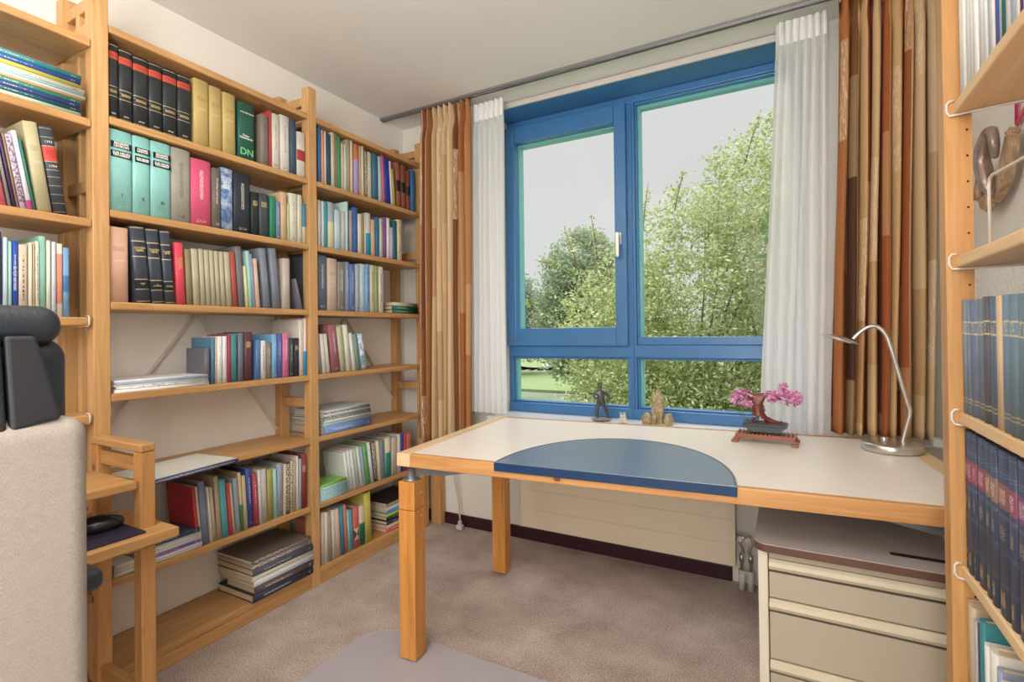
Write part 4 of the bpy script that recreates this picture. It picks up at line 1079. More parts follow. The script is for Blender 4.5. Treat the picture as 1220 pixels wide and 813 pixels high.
def curtain_mat(cols, seed):
    """printed cloth: uneven vertical stripes (one on the right curtain a painted fold shadow), broken into blocks, some blocks with pale sketch lines"""
    g = N('striped_curtain_cloth'); uv = g.node('ShaderNodeUVMap', uv_map='uv').outputs[0]; s = g.sep(uv)
    rn = random.Random(seed); cuts = [0]
    for _ in cols: cuts.append(cuts[-1]+rn.uniform(.55, 1.45))
    cuts = [c/cuts[-1] for c in cuts[:-1]]
    base = g.ramp(s[0], [(c, lin(h)) for c, h in zip(cuts, cols)]); g.t.nodes[-1].color_ramp.interpolation = 'CONSTANT'
    idx = g.ramp(s[0], [(c, (k/len(cols),)*3+(1,)) for k, c in enumerate(cuts)]); g.t.nodes[-1].color_ramp.interpolation = 'CONSTANT'
    ui = g.sep(idx)[0]
    wn = g.node('ShaderNodeTexWhiteNoise', noise_dimensions='1D'); g.link(g.math('ADD', g.math('MULTIPLY', ui, 97), seed), wn.inputs['W'])
    zi = g.math('FLOOR', g.math('MULTIPLY', g.math('ADD', s[1], g.math('MULTIPLY', wn.outputs['Value'], 3)), 2.6))
    cmb = g.node('ShaderNodeCombineXYZ'); g.link(g.math('MULTIPLY', ui, 57), cmb.inputs[0]); g.link(zi, cmb.inputs[1]); cmb.inputs[2].default_value = seed
    wn2 = g.node('ShaderNodeTexWhiteNoise', noise_dimensions='3D'); g.link(cmb.outputs[0], wn2.inputs['Vector'])
    val = wn2.outputs['Value']
    shade = g.mix(g.math('MULTIPLY', g.math('GREATER_THAN', val, .70), .30), base, lin('e0c090'))
    shade = g.mix(g.math('MULTIPLY', g.math('LESS_THAN', val, .16), .35), shade, lin('a06838'))
    nz = g.noise(g.mapping(uv, (150, 9, 1)), 1, 2, .6, .8)
    ln = g.math('MULTIPLY', g.between(nz, .49, .53), g.math('GREATER_THAN', val, .88))
    col = g.mix(g.math('MULTIPLY', ln, .75), shade, lin('f4e4cc'))
    weave = g.noise(g.mapping(g.coord(), (900, 900, 300)), 1, 2)
    col = g.mix(g.math('MULTIPLY', weave, .16), col, lin('5a3420'))
    g.bump(weave, .15, .0008)
    return g.set(col, .8, 0, .2)
CL = ['8a5a3c', 'b08460', '7a4a34', 'c8aa82', '96643f', 'c6a67e', '6a4432', 'c8a880', '9a6846', 'd0b48e', '74492f', 'c4a27a', '7c5038', 'd0b690', 'b88c62', '74462f', 'c69e72', '9c6238', 'b0754a', 'b47c50']
CR = ['6c3826', 'a86a3e', 'b07446', '4c3628', 'd6ba90', 'c4a074', '7a4230', '8a4e32', 'd0b084', '70402c', 'a05a36', 'c49a68', 'dcc49c', 'cba677', '7c422c', '9c5a34', 'c8a67e', 'd0b48e', 'a88a68', 'ccb492']  # darkest brown is a fold shadow put in among the stripe colours
curtain('brown_curtain', -1.855, -1.515, -1.885, -1.525, 2.325, 2.412, .53, 9, .034, curtain_mat(CL, 3), 3, .9)
tag(bpy.data.objects['brown_curtain'], 'brown and tan striped curtain bunched in the left corner by bookcase', 'curtain', 'striped curtains')
c2 = curtain('brown_curtain', .185, .478, .135, .452, 2.325, 2.412, .735, 9, .036, curtain_mat(CR, 11), 5, .9)
tag(c2, 'brown and tan striped curtain behind the silver desk lamp', 'curtain', 'striped curtains')
def sheer_mat():
    g = N('sheer_voile'); g.t.nodes.remove(g.b)
    tr = g.node('ShaderNodeBsdfTransparent'); df = g.node('ShaderNodeBsdfDiffuse'); tl = g.node('ShaderNodeBsdfTranslucent')
    df.inputs[0].default_value = (.96, .96, .96, 1); tl.inputs[0].default_value = (.96, .965, .97, 1)
    a = g.node('ShaderNodeMixShader'); a.inputs[0].default_value = .42; g.link(df.outputs[0], a.inputs[1]); g.link(tl.outputs[0], a.inputs[2])
    b = g.node('ShaderNodeMixShader'); g.link(a.outputs[0], b.inputs[1]); g.link(tr.outputs[0], b.inputs[2])
    n = g.noise(g.mapping(g.coord(), (700, 700, 700)), 1, 1)
    g.link(g.math('MULTIPLY', n, .42), b.inputs[0])
    g.link(b.outputs[0], g.out.inputs[0]); return g.m
M_SHEER = sheer_mat()
o = curtain('sheer_curtain', -1.578, -1.343, -1.60, -1.343, 2.385, 2.400, .700, 7, .018, M_SHEER, 8, .6, thick=0, pinch=.09)
tag(o, 'white sheer curtain beside the left brown curtain', 'curtain', 'sheer curtains')
m = MB()
o2 = curtain('sheer_curtain', -.032, .150, -.118, .118, 2.375, 2.400, .690, 6, .020, M_SHEER, 9, .6, thick=0, pinch=.09)
tag(o2, 'white sheer curtain hanging behind the pink bonsai', 'curtain', 'sheer curtains')
for o_, x0_, x1_ in ((o, -1.578, -1.343), (o2, -.032, .150)):
    h_ = curtain('heading_tape', x0_, x1_, x0_, x1_, 2.383 if o_ is o else 2.373, 2.405, 2.31, 7, .011, plain('white_heading', 'ececea', .8, var=0), 4, .6, parent=o_, pinch=0, thick=.001)

# ---------------------------------------------------------------- lamp
lp = empty('desk_lamp', (.300, 2.12, DZ), label='brushed silver desk lamp with curved arm and flat round head', cat='lamp')
m = MB(); m.lathe([(.083, .001), (.088, .004), (.088, .024), (.083, .029), (.055, .032), (.02, .0325), (.001, .0325)], 48)
m.build('base', M_CHROME, lp)
m = MB(); m.lathe([(.010, .032), (.010, .046), (.008, .049)], 20, (-.022, -.02, 0)); m.build('switch', M_CHROME, lp)
def bez(pts, n=12):
    out = []
    P_ = [Vector(p) for p in pts]
    for i in range(len(P_)-1):
        p0 = P_[max(i-1, 0)]; p1 = P_[i]; p2 = P_[i+1]; p3 = P_[min(i+2, len(P_)-1)]
        for k in range(n):
            t = k/n; out.append(.5*((2*p1)+(-p0+p2)*t+(2*p0-5*p1+4*p2-p3)*t*t+(-p0+3*p1-3*p2+p3)*t**3))
    out.append(P_[-1]); return out
stem = bez([(.030, 0, .026), (.040, 0, .075), (.052, 0, .135), (.042, 0, .18), (.0, 0, .36), (-.018, 0, .405), (-.038, 0, .422), (-.062, 0, .418), (-.085, 0, .400), (-.104, 0, .378)], 8)
m = MB(); m.tube(stem, .0065, 12); m.build('arm', M_CHROME, lp)
m = MB(); m.lathe([(.001, .011), (.02, .010), (.052, .003), (.060, -.001), (.060, -.004), (.045, -.004), (.001, -.004)], 40, (0, 0, 0))
hd = m.build('lamp_head', M_CHROME, lp, loc=(-.142, 0, .380), rot=(0, math.radians(19), 0))
m = MB(); m.lathe([(.036, -.0065), (.036, -.0042)], 32); m.build('lens', plain('frosted_lens', 'e8e4da', .3), hd)

m = MB(); m.tube([(.376, 2.18, DZ+.008), (.42, 2.22, DZ+.004), (.44, 2.24, DZ+.004), (.448, 2.26, DZ+.006)], .0022, 6)
m.box(.435, .462, 2.235, 2.275, DZ+.0015, DZ+.028)
tag(m.build('cord_adapter', M_TRIMW, None, .003), 'small white cord adapter lying at the desk right end beside the post', 'adapter')

# ---------------------------------------------------------------- bonsai
M_RB = plain('reddish_brown_brick', '6c2e22', .35, 0, .5); M_RB2 = plain('terracotta_brick', '925440', .35, 0, .5); M_PK = plain('pink_petals', 'd078ae', .5, var=.2); M_PK2 = plain('pale_pink_petals', 'e4b0d2', .5)
M_POT = plain('dark_green_pot', '24343a', .3, 0, .5)
bo = empty('bonsai', (-.082, 2.095, DZ), math.radians(-3), 'pink blossom brick bonsai in dark pot on a slatted brown stand', 'bonsai')
st = MB()
st.box(-.098, .098, -.045, -.030, .016, .030); st.box(-.098, .098, .030, .045, .016, .030)
for k in range(15): st.box(-.096+k*.0135, -.096+k*.0135+.009, -.045, .045, .027, .033)
for sx in (-1, 1):
    for sy in (-1, 1):
        st.box(sx*.098-.012, sx*.098+.012, sy*.045-.012, sy*.045+.012, .001, .009); st.box(sx*.094-.01, sx*.094+.01, sy*.042-.008, sy*.042+.008, .009, .018)
st.build('stand', M_RB2, bo, .001)
m = MB()
a_ = [m.bm.verts.new((sx*.050, sy*.024, .040)) for sx, sy in ((-1, -1), (1, -1), (1, 1), (-1, 1))]; b__ = [m.bm.verts.new((sx*.069, sy*.038, .060)) for sx, sy in ((-1, -1), (1, -1), (1, 1), (-1, 1))]
m.bm.faces.new(a_[::-1]); m.bm.faces.new(b__)
for k in range(4): m.bm.faces.new((a_[k], a_[(k+1) % 4], b__[(k+1) % 4], b__[k]))
pb = m.build('pot_body', plain('grey_pot_side', '6c7c7c', .25, 0, .5), bo)
m = MB(); m.box(-.074, .074, -.042, .042, .060, .069); m.box(-.052, .052, -.026, .026, .0375, .0415)
for sx in (-1, 1):
    for sy in (-1, 1): m.lathe([(.006, 0), (.009, .003), (.006, .007)], 12, (sx*.045, sy*.02, .0335))
po = m.build('pot', M_POT, bo, .001)
m = MB(); m.box(-.068, .068, -.036, .036, .0692, .0715)
rr_ = random.Random(4)
for k in range(60): m.box(*(lambda x, y: (x, x+.006, y, y+.006, .0715, .0735))(rr_.uniform(-.064, .058), rr_.uniform(-.034, .028)))
m.build('soil_studs', plain('dark_studs', '4c3430', .4), po)
tr_ = skin('trunk', [(-.02, 0, .07), (-.022, 0, .10), (-.028, 0, .135), (-.022, 0, .165), (-.055, .0, .170), (-.075, 0, .168), (.0, 0, .172), (.03, 0, .168), (.055, 0, .160), (.0, 0, .085), (.03, 0, .074), (.055, .004, .073), (-.04, .0, .16)],
     [(0, 1), (1, 2), (2, 3), (3, 4), (4, 5), (3, 6), (6, 7), (7, 8), (0, 9), (9, 10), (10, 11)], [.028, .023, .019, .016, .012, .010, .010, .007, .004, .014, .009, .005, .012], M_RB, bo, 2)
m = MB()
rb_ = random.Random(9)
for k in range(26):
    t_ = rb_.random(); a_2 = rb_.uniform(0, 2*PI); r_2 = .021-.007*t_
    c_2 = (-.021+r_2*math.cos(a_2), r_2*.8*math.sin(a_2), .078+.085*t_); m.box(c_2[0]-.005, c_2[0]+.005, c_2[1]-.005, c_2[1]+.005, c_2[2]-.003, c_2[2]+.004)
for k in range(9):
    c_2 = (.0+.0065*k, rb_.uniform(-.008, .008), .078-.0006*k); m.box(c_2[0]-.005, c_2[0]+.005, c_2[1]-.005, c_2[1]+.005, .072, c_2[2]+.006)
m.build('bark_bricks', plain('dark_bark_brick', '54261c', .4), bo)
def blossoms(name, centers, n, mat, seed, parent):
    rn = random.Random(seed); m = MB()
    for _ in range(n):
        c = rn.choice(centers)
        while True:
            p = [rn.uniform(-1, 1) for _ in range(3)]
            if sum(q*q for q in p) < 1: break
        P0 = Vector((c[0]+p[0]*c[3], c[1]+p[1]*c[4], c[2]+p[2]*c[5]))
        for q in range(5):
            a = Vector((rn.uniform(-1, 1), rn.uniform(-1, 1), rn.uniform(-.6, 1))).normalized()
            m.obox(P0, P0+a*rn.uniform(.006, .011), .0045, .0022, (.3, .2, .9))
    return tag(m.build(name, mat, parent), kind='stuff')
cen = [(-.075, 0, .185, .040, .03, .016), (-.10, 0, .165, .022, .022, .018), (.05, 0, .185, .050, .035, .022), (.085, 0, .175, .030, .03, .022), (.06, 0, .205, .015, .015, .02), (.02, 0, .178, .02, .03, .015), (.105, 0, .178, .015, .02, .02), (-.06, .0, .150, .03, .02, .008)]
cen = [(c[0], c[1], c[2]-.012, c[3], c[4], c[5]*1.25) for c in cen]
blossoms('blossom', cen, 230, M_PK, 1, bo); blossoms('pale_blossom', cen, 190, M_PK2, 2, bo)
m = MB(); m.tube([(-.065, 0, .071), (-.085, -.005, .10), (-.098, 0, .135), (-.095, 0, .16)], .0012, 5); m.tube([(-.055, 0, .071), (-.07, 0, .09), (-.09, 0, .12)], .0012, 5); m.build('side_stem', plain('olive_stem', '5c6440', .5), bo)

# ---------------------------------------------------------------- sill ornaments
SZ = WZ0+.012
M_PEWT = plain('dark_pewter', '5c5c5c', .35, .5, .5, .2)
fx = empty('figurine', (-.873, 2.565, SZ), math.radians(20), 'dark pewter figurine of a striding man on a round rock base', 'figurine')
m = MB(); m.blob((0, 0, .010), (.052, .032, .0095), 3, .15); m.build('rock_base', plain('grey_rock', '8b8a86', .6), fx)
H0 = .012
skin('figure', [(0, 0, H0+.085), (0, 0, H0+.118), (-.003, 0, H0+.140), (-.005, 0, H0+.152), (-.006, 0, H0+.166), (-.007, 0, H0+.176),
     (-.016, 0, H0+.080), (-.026, -.004, H0+.045), (-.020, -.004, H0+.006), (-.026, -.012, H0+.002),
     (.012, 0, H0+.078), (.022, .002, H0+.045), (.040, .004, H0+.012), (.046, -.004, H0+.010),
     (-.024, -.004, H0+.140), (-.040, -.008, H0+.118), (-.022, -.018, H0+.106),
     (.022, .004, H0+.138), (.042, .006, H0+.112), (.030, -.004, H0+.088)],
     [(0, 1), (1, 2), (2, 3), (3, 4), (4, 5), (0, 6), (6, 7), (7, 8), (8, 9), (0, 10), (10, 11), (11, 12), (12, 13), (2, 14), (14, 15), (15, 16), (2, 17), (17, 18), (18, 19)],
     [.017, .017, .014, .007, .011, .008, .011, .010, .008, .006, .011, .010, .007, .006, .009, .007, .006, .009, .007, .006], M_PEWT, fx, 2)
m = MB(); m.lathe([(.019, 0), (.016, .002), (.011, .003), (.010, .010), (.004, .013)], 20, (-.006, 0, H0+.178)); m.build('hat', M_PEWT, fx)
m = MB(); m.tube([(.030, -.004, H0+.088), (.034, -.004, H0+.05), (.030, -.006, H0)], .0025, 6); m.build('walking_stick', M_PEWT, fx)
rx = empty('rabbit_figurine', (-.755, 2.55, SZ), 0, 'tiny white rabbit pair figurine between the pewter man and the stone', 'figurine')
m = MB()
for s, xo in ((1, -.008), (-1, .010)):
    m.blob((xo, 0, .016), (.012, .010, .015), 3, .1); m.blob((xo+s*.002, 0, .034), (.008, .008, .009), 3, .1)
    m.blob((xo-.004, 0, .048), (.0025, .003, .011), 2); m.blob((xo+.004, 0, .047), (.0025, .003, .010), 2)
    m.blob((xo+s*-.010, -.002, .008), (.006, .006, .006), 2)
m.blob((0, 0, .004), (.022, .013, .004), 2); m.build('rabbits', plain('white_ceramic', 'd6d2c6', .35), rx)
g = N('carved_stone'); v = g.coord(); n_ = g.noise(v, 40, 4, .6); g.bump(n_, .6, .004)
M_STONE = g.set(g.ramp(n_, [(.3, lin('7c6c50')), (.5, lin('aa9a76')), (.75, lin('d0c6a8'))]), .8, 0, .2)
sx_ = empty('stone_sculpture', (-.578, 2.55, SZ), math.radians(10), 'pale carved soapstone standing column with low side rocks on the sill', 'sculpture')
m = MB(); m.blob((.0, 0, .085), (.032, .026, .088), 4, .35, 1.6); m.blob((.004, .0, .13), (.022, .02, .050), 3, .3, 2); m.blob((-.050, -.004, .030), (.028, .022, .031), 3, .35, 2); m.blob((.050, -.004, .030), (.026, .022, .032), 3, .35, 2); m.blob((-.012, -.014, .05), (.010, .012, .05), 3, .2); m.blob((.014, -.014, .05), (.010, .012, .055), 3, .2)
m.blob((0, 0, .008), (.066, .03, .0085), 3, .1); m.build('column', M_STONE, sx_)
m = MB(); m.lathe([(.001, 0), (.028, .001), (.031, .004), (.029, .004), (.026, .002), (.001, .0018)], 32); tag(m.build('glass_saucer', plain('clear_white_glass', 'dcdee0', .1), None, loc=(-.668, 2.525, SZ+.0005)), 'small clear glass saucer on sill beside the stone sculpture', 'saucer')

# ---------------------------------------------------------------- right wall: carving, drawing, paper star, bookend
g = N('driftwood'); v = g.coord(); n_ = g.noise(g.mapping(v, (60, 60, 8)), 1, 4, .6, .5); g.bump(n_, .6, .004)
M_DRIFT = g.set(g.ramp(n_, [(.3, lin('8c6e54')), (.5, lin('b8987a')), (.75, lin('dcc4a8'))]), .7, 0, .3)
M_BRZ = plain('polished_bronze', 'b09a90', .3, .6, .5, .2)
cv = empty('wall_carving', (.50, 1.86, 1.60), label='driftwood and bronze embracing figure carving hung on right wall', cat='carving')
def cvp(o): return place(o, cv)
m = MB()
pts = bez([(.52, 1.775, 1.635), (.515, 1.79, 1.585), (.515, 1.82, 1.54), (.515, 1.86, 1.515), (.515, 1.90, 1.505)], 6)
for i in range(len(pts)-1):
    m.obox(pts[i], pts[i+1]+(pts[i+1]-pts[i])*.3, .040, .024, (1, 0, 0))
m.blob((.52, 1.775, 1.642), (.014, .018, .014), 3, .5, 2)
cvp(m.build('driftwood_slab', M_DRIFT, None, .006))
m = MB(); m.blob((.515, 1.985, 1.545), (.020, .055, .045), 4, .5, 1.4); m.blob((.515, 1.94, 1.50), (.015, .03, .03), 3, .4); cvp(m.build('driftwood_root', M_DRIFT, None))
cvp(skin('bronze_figure', [(.49, 1.87, 1.55), (.485, 1.885, 1.60), (.485, 1.875, 1.64), (.485, 1.84, 1.670), (.485, 1.80, 1.665), (.485, 1.785, 1.62), (.49, 1.80, 1.585), (.49, 1.86, 1.52), (.495, 1.845, 1.50), (.485, 1.915, 1.645)],
     [(0, 1), (1, 2), (2, 3), (3, 4), (4, 5), (5, 6), (0, 7), (7, 8), (2, 9)], [.022, .021, .018, .015, .014, .013, .008, .015, .009, .008], M_BRZ, None, 2))
m = MB(); m.tube([(.50, 1.93, 1.60), (.495, 1.97, 1.60), (.50, 2.0, 1.57), (.50, 1.99, 1.54), (.50, 1.95, 1.53)], .0015, 6); cvp(m.build('wire_loop', M_STEEL, None))
g = N('pencil_drawing_paper'); v = g.coord(); n1 = g.noise(g.mapping(v, (1, 30, 18)), 1, 6, .75, 1.5)
M_DRAW = g.set(g.mix(g.between(n1, .49, .53), lin('eeece6'), lin('dbd9d2')), .8, 0, .1)
m = MB(); m.box(.531, .535, 1.60, 2.145, 1.00, 1.328); pf = m.build('drawing_sheet', M_DRAW, None)
pr = empty('framed_drawing', (.54, 1.9, 1.2), label='white framed pencil drawing leaning on right wall behind blue-grey books', cat='picture')
place(pf, pr)
m = MB(); m.box(.528, .5445, 2.145, 2.157, .975, 1.34); m.box(.528, .5445, 1.588, 1.60, .975, 1.34); m.box(.528, .5445, 1.60, 2.145, 1.328, 1.34); m.box(.528, .5445, 1.60, 2.145, .975, 1.0)
place(m.build('picture_frame', M_TRIMW, None, .001), pr)
so = empty('paper_star', (.538, 1.76, 1.70), label='folded pink and magenta paper star pinned on the right wall', cat='paper star')
mm = MB(); mm.obox((.538, 1.812, 1.742), (.536, 1.808, 1.672), .012, .004, (1, 0, 0)); place(mm.build('magenta_ray', plain('magenta_paper', 'c8206c', .6), None), so)
mm = MB(); mm.obox((.536, 1.808, 1.670), (.538, 1.735, 1.705), .012, .004, (1, 0, 0)); mm.obox((.538, 1.735, 1.74), (.538, 1.735, 1.665), .016, .004, (1, 0, 0)); mm.obox((.538, 1.812, 1.742), (.538, 1.735, 1.742), .008, .004, (1, 0, 0)); place(mm.build('pink_ray', plain('coral_paper', 'e0606c', .6), None), so)
m = MB(); t = .0028
m.tube([(.33, 1.245, 1.2755), (.33, 1.2465, 1.40), (.33, 1.24, 1.412), (.33, 1.228, 1.415), (.33, 1.10, 1.405), (.33, 1.0, 1.40), (.33, .985, 1.39), (.33, .985, 1.2755)], t, 8)
m.tube([(.33, 1.245, 1.277), (.45, 1.245, 1.277)], t, 8); m.tube([(.33, .985, 1.277), (.45, .985, 1.277)], t, 8)
tag(m.build('wire_bookend', M_WIRE), 'white wire bookend standing alone on the upper right shelf', 'bookend')

# ---------------------------------------------------------------- low ladder table with mouse
lt = empty('low_side_table', (-1.75, .5, 0), label='low pine ladder table with mouse shelf in front of the bookcase', cat='table')
W_LT = wood('low_table_pine', 'z', 'd4a266', 'b07c48')
def lad2(y0, y1):
    m = MB()
    m.box(-1.64, -1.600, y0, y1, 0, .812); m.box(-1.888, -1.848, y0, y1, 0, .812)
    place(m.build('post_frame', W_LT, None, .003), lt)
    ym = (y0+y1)/2
    m = MB(); m.box(-1.888, -1.598, y0-.001, y1+.001, .8125, .836); place(m.build('top_rail', W_X, None, .005), lt)
    m = MB(); m.box(-1.8475, -1.6405, ym-.011, ym+.011, .755, .795); place(m.build('rung', W_X, None, .002), lt)
    m = MB(); m.box(-1.8475, -1.6405, ym-.011, ym+.011, .10, .14); place(m.build('rung', W_X, None, .002), lt)
lad2(.754, .792); lad2(.0, .038)
def plate(name, y0, y1, x0, x1, z, th=.024):
    m = MB(); m.box(x0, x1, y0, y1, z-th, z); return place(m.build(name, W_Y, None, .004), lt)
plate('shelf', .04, .752, -1.846, -1.610, .735)
m = MB()      # mouse shelf, notched round the post
m.box(-1.846, -1.6425, .04, .752, .576, .60); m.box(-1.6425, -1.527, .04, .752, .576, .60); m.box(-1.598, -1.527, .752, .815, .576, .60); m.box(-1.846, -1.6425, .752, .815, .576, .60)
m.box(-1.6425, -1.598, .794, .815, .576, .60)
place(m.build('mouse_shelf', W_Y, None), lt)
m = MB(); m.box(-1.60+.002, -1.565, .70, .79, .556, .5755); place(m.build('shelf_support', W_Z, None, .002), lt)
g = N('mousepad_felt'); g.bump(g.noise(g.coord(), 600, 2), .3, .001); M_PAD = g.set(g.mix(g.noise(g.coord(), 60, 3), lin('241e30'), lin('3a3244')), .85, 0, .2)
m = MB(); m.prism([(x, y) for x, y in rr(-1.815, -1.558, .50, .775, .008, 3)] if False else rr(-1.815, -1.560, .48, .750, .006, 3), .6005, .6035)
tag(m.build('mouse_pad', M_PAD), 'black felt mouse pad lying on the low pine table', 'mouse pad')
ms = empty('computer_mouse', (-1.69, .690, .6037), math.radians(75), 'black computer mouse on the felt pad beside the grey chair', 'mouse')
m = MB(); m.blob((0, 0, .014), (.060, .034, .028), 4)
for v_ in m.bm.verts: 
    if v_.co.z < .001: v_.co.z = .001
m.build('shell', plain('glossy_black', '24262c', .22, 0, .6, 0), ms)
m = MB(); m.blob((.034, 0, .036), (.010, .0025, .006), 2); m.build('wheel', plain('wheel_grey', '8c8c90', .4), ms)

# ---------------------------------------------------------------- office chair (seen from behind)
ch = empty('office_chair', (-1.28, .20, 0), label='office chair with pale grey fabric back and black leather headrest', cat='chair')
def chp(o): return place(o, ch)
g = N('grey_melange_fabric'); v = g.coord(); n1 = g.noise(g.mapping(v, (500, 900, 260)), 1, 3, .7); n2 = g.noise(v, 60, 3)
f_ = g.math('ADD', g.math('MULTIPLY', n1, .8), g.math('MULTIPLY', n2, .10)); f_ = g.math('ADD', f_, .08); g.bump(n1, .3, .001)
M_FAB = g.set(g.ramp(f_, [(.35, lin('8f867f')), (.6, lin('aea59d')), (.85, lin('c6beb6'))]), .95, 0, .1)
g = N('black_leather'); n_ = g.noise(g.coord(), 160, 3, .6); g.bump(n_, .5, .002); M_LEA = g.set(lin('2a3138'), .38, 0, .5)
def rbox(name, x0, x1, y0, y1, z0, z1, r, mat, seg=6):
    m = MB(); m.box(x0, x1, y0, y1, z0, z1); o = m.build(name, mat, None, r, seg)
    for p in o.data.polygons: p.use_smooth = True
    return chp(o)
rbox('back_panel', -1.19, -1.10, -.05, .444, .30, 1.0, .035, M_FAB, 8)
rbox('headrest', -1.25, -1.145, .0, .424, 1.125, 1.195, .032, M_LEA, 8)
rbox('back_cushion', -1.27, -1.16, -.03, .438, .52, 1.14, .04, M_LEA, 8)
m = MB()
for ya, yb, yc_, yd in ((.337, .378, .404, .337), (.333, .02, -.01, .333)):
    s_ = [(-1.132, ya, 1.142), (-1.132, yb, 1.142), (-1.108, yc_, 1.000), (-1.108, yd, .985)]
    q_ = [(x-.018, y, z) for x, y, z in s_]
    vs = [m.bm.verts.new(p) for p in s_+q_]
    for f in ((0, 1, 2, 3), (7, 6, 5, 4), (0, 4, 5, 1), (1, 5, 6, 2), (2, 6, 7, 3), (3, 7, 4, 0)): m.bm.faces.new([vs[i] for i in f])
chp(m.build('back_shell', M_BLACKPL, None, .006, 3))
rbox('seat', -1.58, -1.20, -.04, .42, .42, .51, .035, M_LEA)
for ya in (-.117, .452):
    rbox('armrest', -1.47, -1.195, ya, ya+.05, .642, .684, .016, M_LEA)
    m = MB(); m.tube([(-1.35, ya+.025, .643), (-1.35, ya+.025, .45), (-1.35, .19 + (-.21 if ya < 0 else .21), .40)], .016, 10); chp(m.build('armrest_post', M_BLACKPL, None))
m = MB(); m.lathe([(.03, .10), (.03, .418)], 20, (-1.34, .19, 0)); chp(m.build('gas_post', M_BLACKPL, None))
for k in range(5):
    a = 2*PI*k/5+.3; m = MB(); m.obox((-1.34, .19, .10), (-1.34+.21*math.cos(a), .19+.21*math.sin(a), .075), .04, .03)
    leg = chp(m.build('star_leg', M_BLACKPL, None, .005))
    m = MB(); m.lathe([(.024, -.011), (.026, 0), (.024, .011)], 16); o_ = m.build('castor', M_BLACKPL, None, loc=(-1.34+.21*math.cos(a), .19+.21*math.sin(a), .031), rot=(PI/2, 0, a)); chp(o_)

# ---------------------------------------------------------------- outside
def grass_mat():
    g = N('lawn_grass'); v = g.coord(); n_ = g.noise(v, 8, 4, .7); g.bump(n_, .4, .02)
    return g.set(g.ramp(n_, [(.35, lin('68784f')), (.7, lin('8a9870'))]), .95, 0, .1)
m = MB(); m.box(-120, 60, 29, 160, -2.7, -2.5); m.box(-120, 60, 3.2, 12, -2.7, -2.5); tag(m.build('lawn', grass_mat()), kind='structure')
g = N('pond_water'); g.bump(g.noise(g.mapping(g.coord(), (1, 3, 1)), 2, 3), .15, .02); M_WAT = g.set(lin('8c9884'), .12, 0, .6)
m = MB(); m.box(-60, 30, 12, 29, -2.9, -2.75); tag(m.build('pond', M_WAT), kind='structure')
m = MB()
pth = bez([(-42, 58, 0), (-30, 50, 0), (-24, 45, 0), (-18.5, 47, 0), (-22, 52, 0), (-12, 60, 0)], 10)
for a_2, b_2 in zip(pth, pth[1:]):
    d_ = (b_2-a_2).normalized(); nn = Vector((-d_.y, d_.x, 0))*1.9
    q = [a_2-nn-d_*.4, b_2-nn+d_*.4, b_2+nn+d_*.4, a_2+nn-d_*.4]; m.prism([(p.x, p.y) for p in q], -2.51, -2.485)
tag(m.build('garden_path', plain('pale_gravel', 'bdb2a8', .9)), kind='structure')

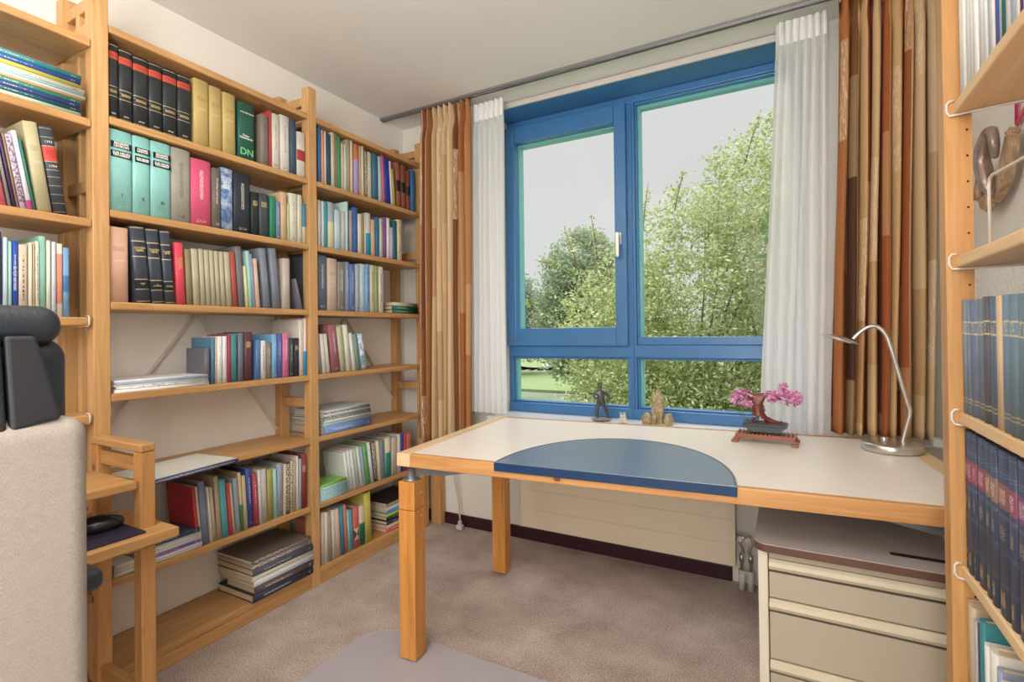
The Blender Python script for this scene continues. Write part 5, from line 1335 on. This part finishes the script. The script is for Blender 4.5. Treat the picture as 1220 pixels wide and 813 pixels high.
RV = Vector((_F.x, _F.y, 0)).normalized(); RL = Vector((RV.y, -RV.x, 0))
def leafmat(name, a, b, tl=.35):
    g = N(name); rnd = g.node('ShaderNodeObjectInfo'); n_ = g.noise(g.coord(), 1.8, 4, .7)
    col = g.mix(g.math('MULTIPLY', g.math('SUBTRACT', n_, .3), 2.2), lin(a), lin(b))
    g.put(g.b.inputs['Base Color'], col); g.b.inputs['Roughness'].default_value = .6; g.b.inputs['Specular IOR Level'].default_value = .2
    t = g.node('ShaderNodeBsdfTranslucent'); g.link(col, t.inputs[0]); mx = g.node('ShaderNodeMixShader'); mx.inputs[0].default_value = tl
    g.link(g.b.outputs[0], mx.inputs[1]); g.link(t.outputs[0], mx.inputs[2]); g.link(mx.outputs[0], g.out.inputs[0]); return g.m
def tree(name, base, blobs, nclus, nleaf, csize, leaf, mats, seed, label, sprigs=(), trunk_top=None, group=None, shell=.55, gz=-2.5):
    """blobs: ellipsoids (lateral, depth, height, radii) seen from the room, tree stands on the ground"""
    rn = random.Random(seed)
    bx, by = base; root = empty(name, (bx, by, gz), label=label, cat='tree', group=group)
    vs, fs = [], []
    wts = [b[3]*b[5] for b in blobs]; tips = []
    def leafat(p, s):
        a = Vector((rn.gauss(0, 1), rn.gauss(0, 1), rn.gauss(0, .7))).normalized(); b = a.cross(Vector((rn.gauss(0, 1), rn.gauss(0, 1), rn.gauss(0, 1)))).normalized()
        L = s*rn.uniform(.7, 1.3); k = len(vs)
        vs.extend((p-a*L*.5, p+b*L*.24, p+a*L*.5, p-b*L*.24)); fs.append((k, k+1, k+2, k+3))
    def cluster(c, n, r, s):
        for _ in range(n): leafat(c+Vector((rn.gauss(0, r), rn.gauss(0, r), rn.gauss(0, r*.7))), s)
    for _ in range(nclus):
        lat, dep, zz, rl, rd, rz = rn.choices(blobs, wts)[0]
        d = Vector((rn.gauss(0, 1), rn.gauss(0, 1), rn.gauss(0, 1))).normalized()*(1-shell*rn.random()**1.5)
        c = RL*(lat+d.x*rl)+RV*(dep+d.y*rd)+Vector((0, 0, zz+d.z*rz)); c -= Vector((bx, by, gz))
        tips.append(c); cluster(c, nleaf, csize, leaf)
    m = MB(); tt = trunk_top if trunk_top else 2.0
    top = Vector((0, 0, tt)); m.tube([(0, 0, 0), (0.05, 0, tt*.5), top], [.16, .12, .09], 8)
    for c in rn.sample(tips, min(34, len(tips))):
        s0 = Vector((0, 0, tt*rn.uniform(.6, 1))); mid = s0.lerp(c, .5)+Vector((rn.uniform(-.2, .2), rn.uniform(-.2, .2), .15))
        m.tube([s0, mid, c], [.028, .014, .005], 5)
    for (l0, d0, z0, l1, z1) in sprigs:       # bare-ish twigs reaching out of the crown
        p = RL*l0+RV*d0+Vector((0, 0, z0))-Vector((bx, by, gz)); q = RL*l1+RV*d0+Vector((0, 0, z1))-Vector((bx, by, gz))
        mid = p.lerp(q, .5)+Vector((0, 0, .06)); m.tube([p, mid, q], [.014, .010, .005], 5)
        for k in range(16):
            t = rn.random(); c = p.lerp(q, t)+Vector((0, 0, .06*math.sin(PI*t))); cluster(c, 4, .035, leaf*.9)
    m.build('trunk', plain('bark', '7c7060', .9), root)
    me = bpy.data.meshes.new('foliage'); me.from_pydata(vs, [], fs); fo = link('foliage', me, root, mats[0])
    if len(mats) > 1:
        me.materials.append(mats[1])
        for p in me.polygons: p.material_index = 1 if rn.random() < .4 else 0
    return root
L1 = leafmat('spring_leaves', '869654', 'b2be82'); L1b = leafmat('pale_spring_leaves', 'b4bc82', 'dcdfb4')
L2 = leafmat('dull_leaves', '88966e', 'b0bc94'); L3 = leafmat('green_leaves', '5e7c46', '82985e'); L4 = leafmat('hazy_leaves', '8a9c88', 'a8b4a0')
def gp(lat, dep): p = RL*lat+RV*dep; return (p.x, p.y)
tree('cherry_tree', gp(3.0, 8.6), [(4.6, 8.2, 2.6, 1.75, 1.3, 2.1), (3.0, 8.2, 1.7, 1.5, 1.2, 1.75), (1.75, 8.0, .95, 1.05, 1.0, 1.4), (2.6, 8.0, -.7, 2.3, 1.2, 1.5), (5.6, 8.4, .5, 2.0, 1.3, 3.0), (4.2, 8.0, -.8, 2.6, 1.2, 1.5)], 8200, 17, .10, .072, [L1, L1b], 21,
     'broad leafy tree with pale yellow-green leaves filling the right window pane', sprigs=[(1.05, 7.9, 1.9, .78, 2.75), (1.3, 7.9, 2.2, 1.2, 2.95), (1.0, 7.9, 2.0, .35, 2.25), (2.0, 7.9, 2.7, 2.1, 3.45), (2.5, 7.9, 3.0, 2.65, 3.6), (3.6, 7.9, 3.7, 3.85, 4.45), (.9, 7.9, 1.0, .05, 1.65), (1.6, 7.9, 2.1, 2.0, 3.2), (1.4, 7.9, 2.0, 1.75, 2.5)], trunk_top=2.6)
tree('round_tree', gp(3.6, 27), [(3.7, 27, 3.0, 2.5, 2.2, 3.6), (3.3, 27, 1.0, 2.4, 2.2, 2.6)], 1500, 26, .20, .20, [L2, L4], 5, 'round dull green tree behind, in the left window pane', trunk_top=2.4)
tree('far_tree', gp(.3, 44), [(-.4, 44, 3.0, 2.4, 2, 3.6), (1.5, 45, 1.6, 2.6, 2, 2.8)], 900, 22, .34, .30, [L4], 9, 'hazy pale tree furthest away at the left window edge', trunk_top=3)
tree('green_tree', gp(4.1, 5.9), [(3.40, 5.9, 1.95, .55, .4, .85), (4.3, 5.9, 1.4, .8, .4, 1.7)], 800, 20, .06, .065, [L3], 13, 'darker green tree at the upper right beside the sheer curtain', trunk_top=3.4)
tree('hedge_row', gp(0, 70), [(-26, 74, -.5, 9, 2, 2.6), (-12, 74, -.4, 9, 2, 2.8), (2, 74, -.4, 9, 2, 2.8), (16, 74, -.2, 9, 2, 3.2), (32, 74, -.2, 10, 2, 3.4)], 2600, 14, .5, .5, [L4, L2], 17, 'far hedge row along the lawn behind all the trees', trunk_top=1.5)
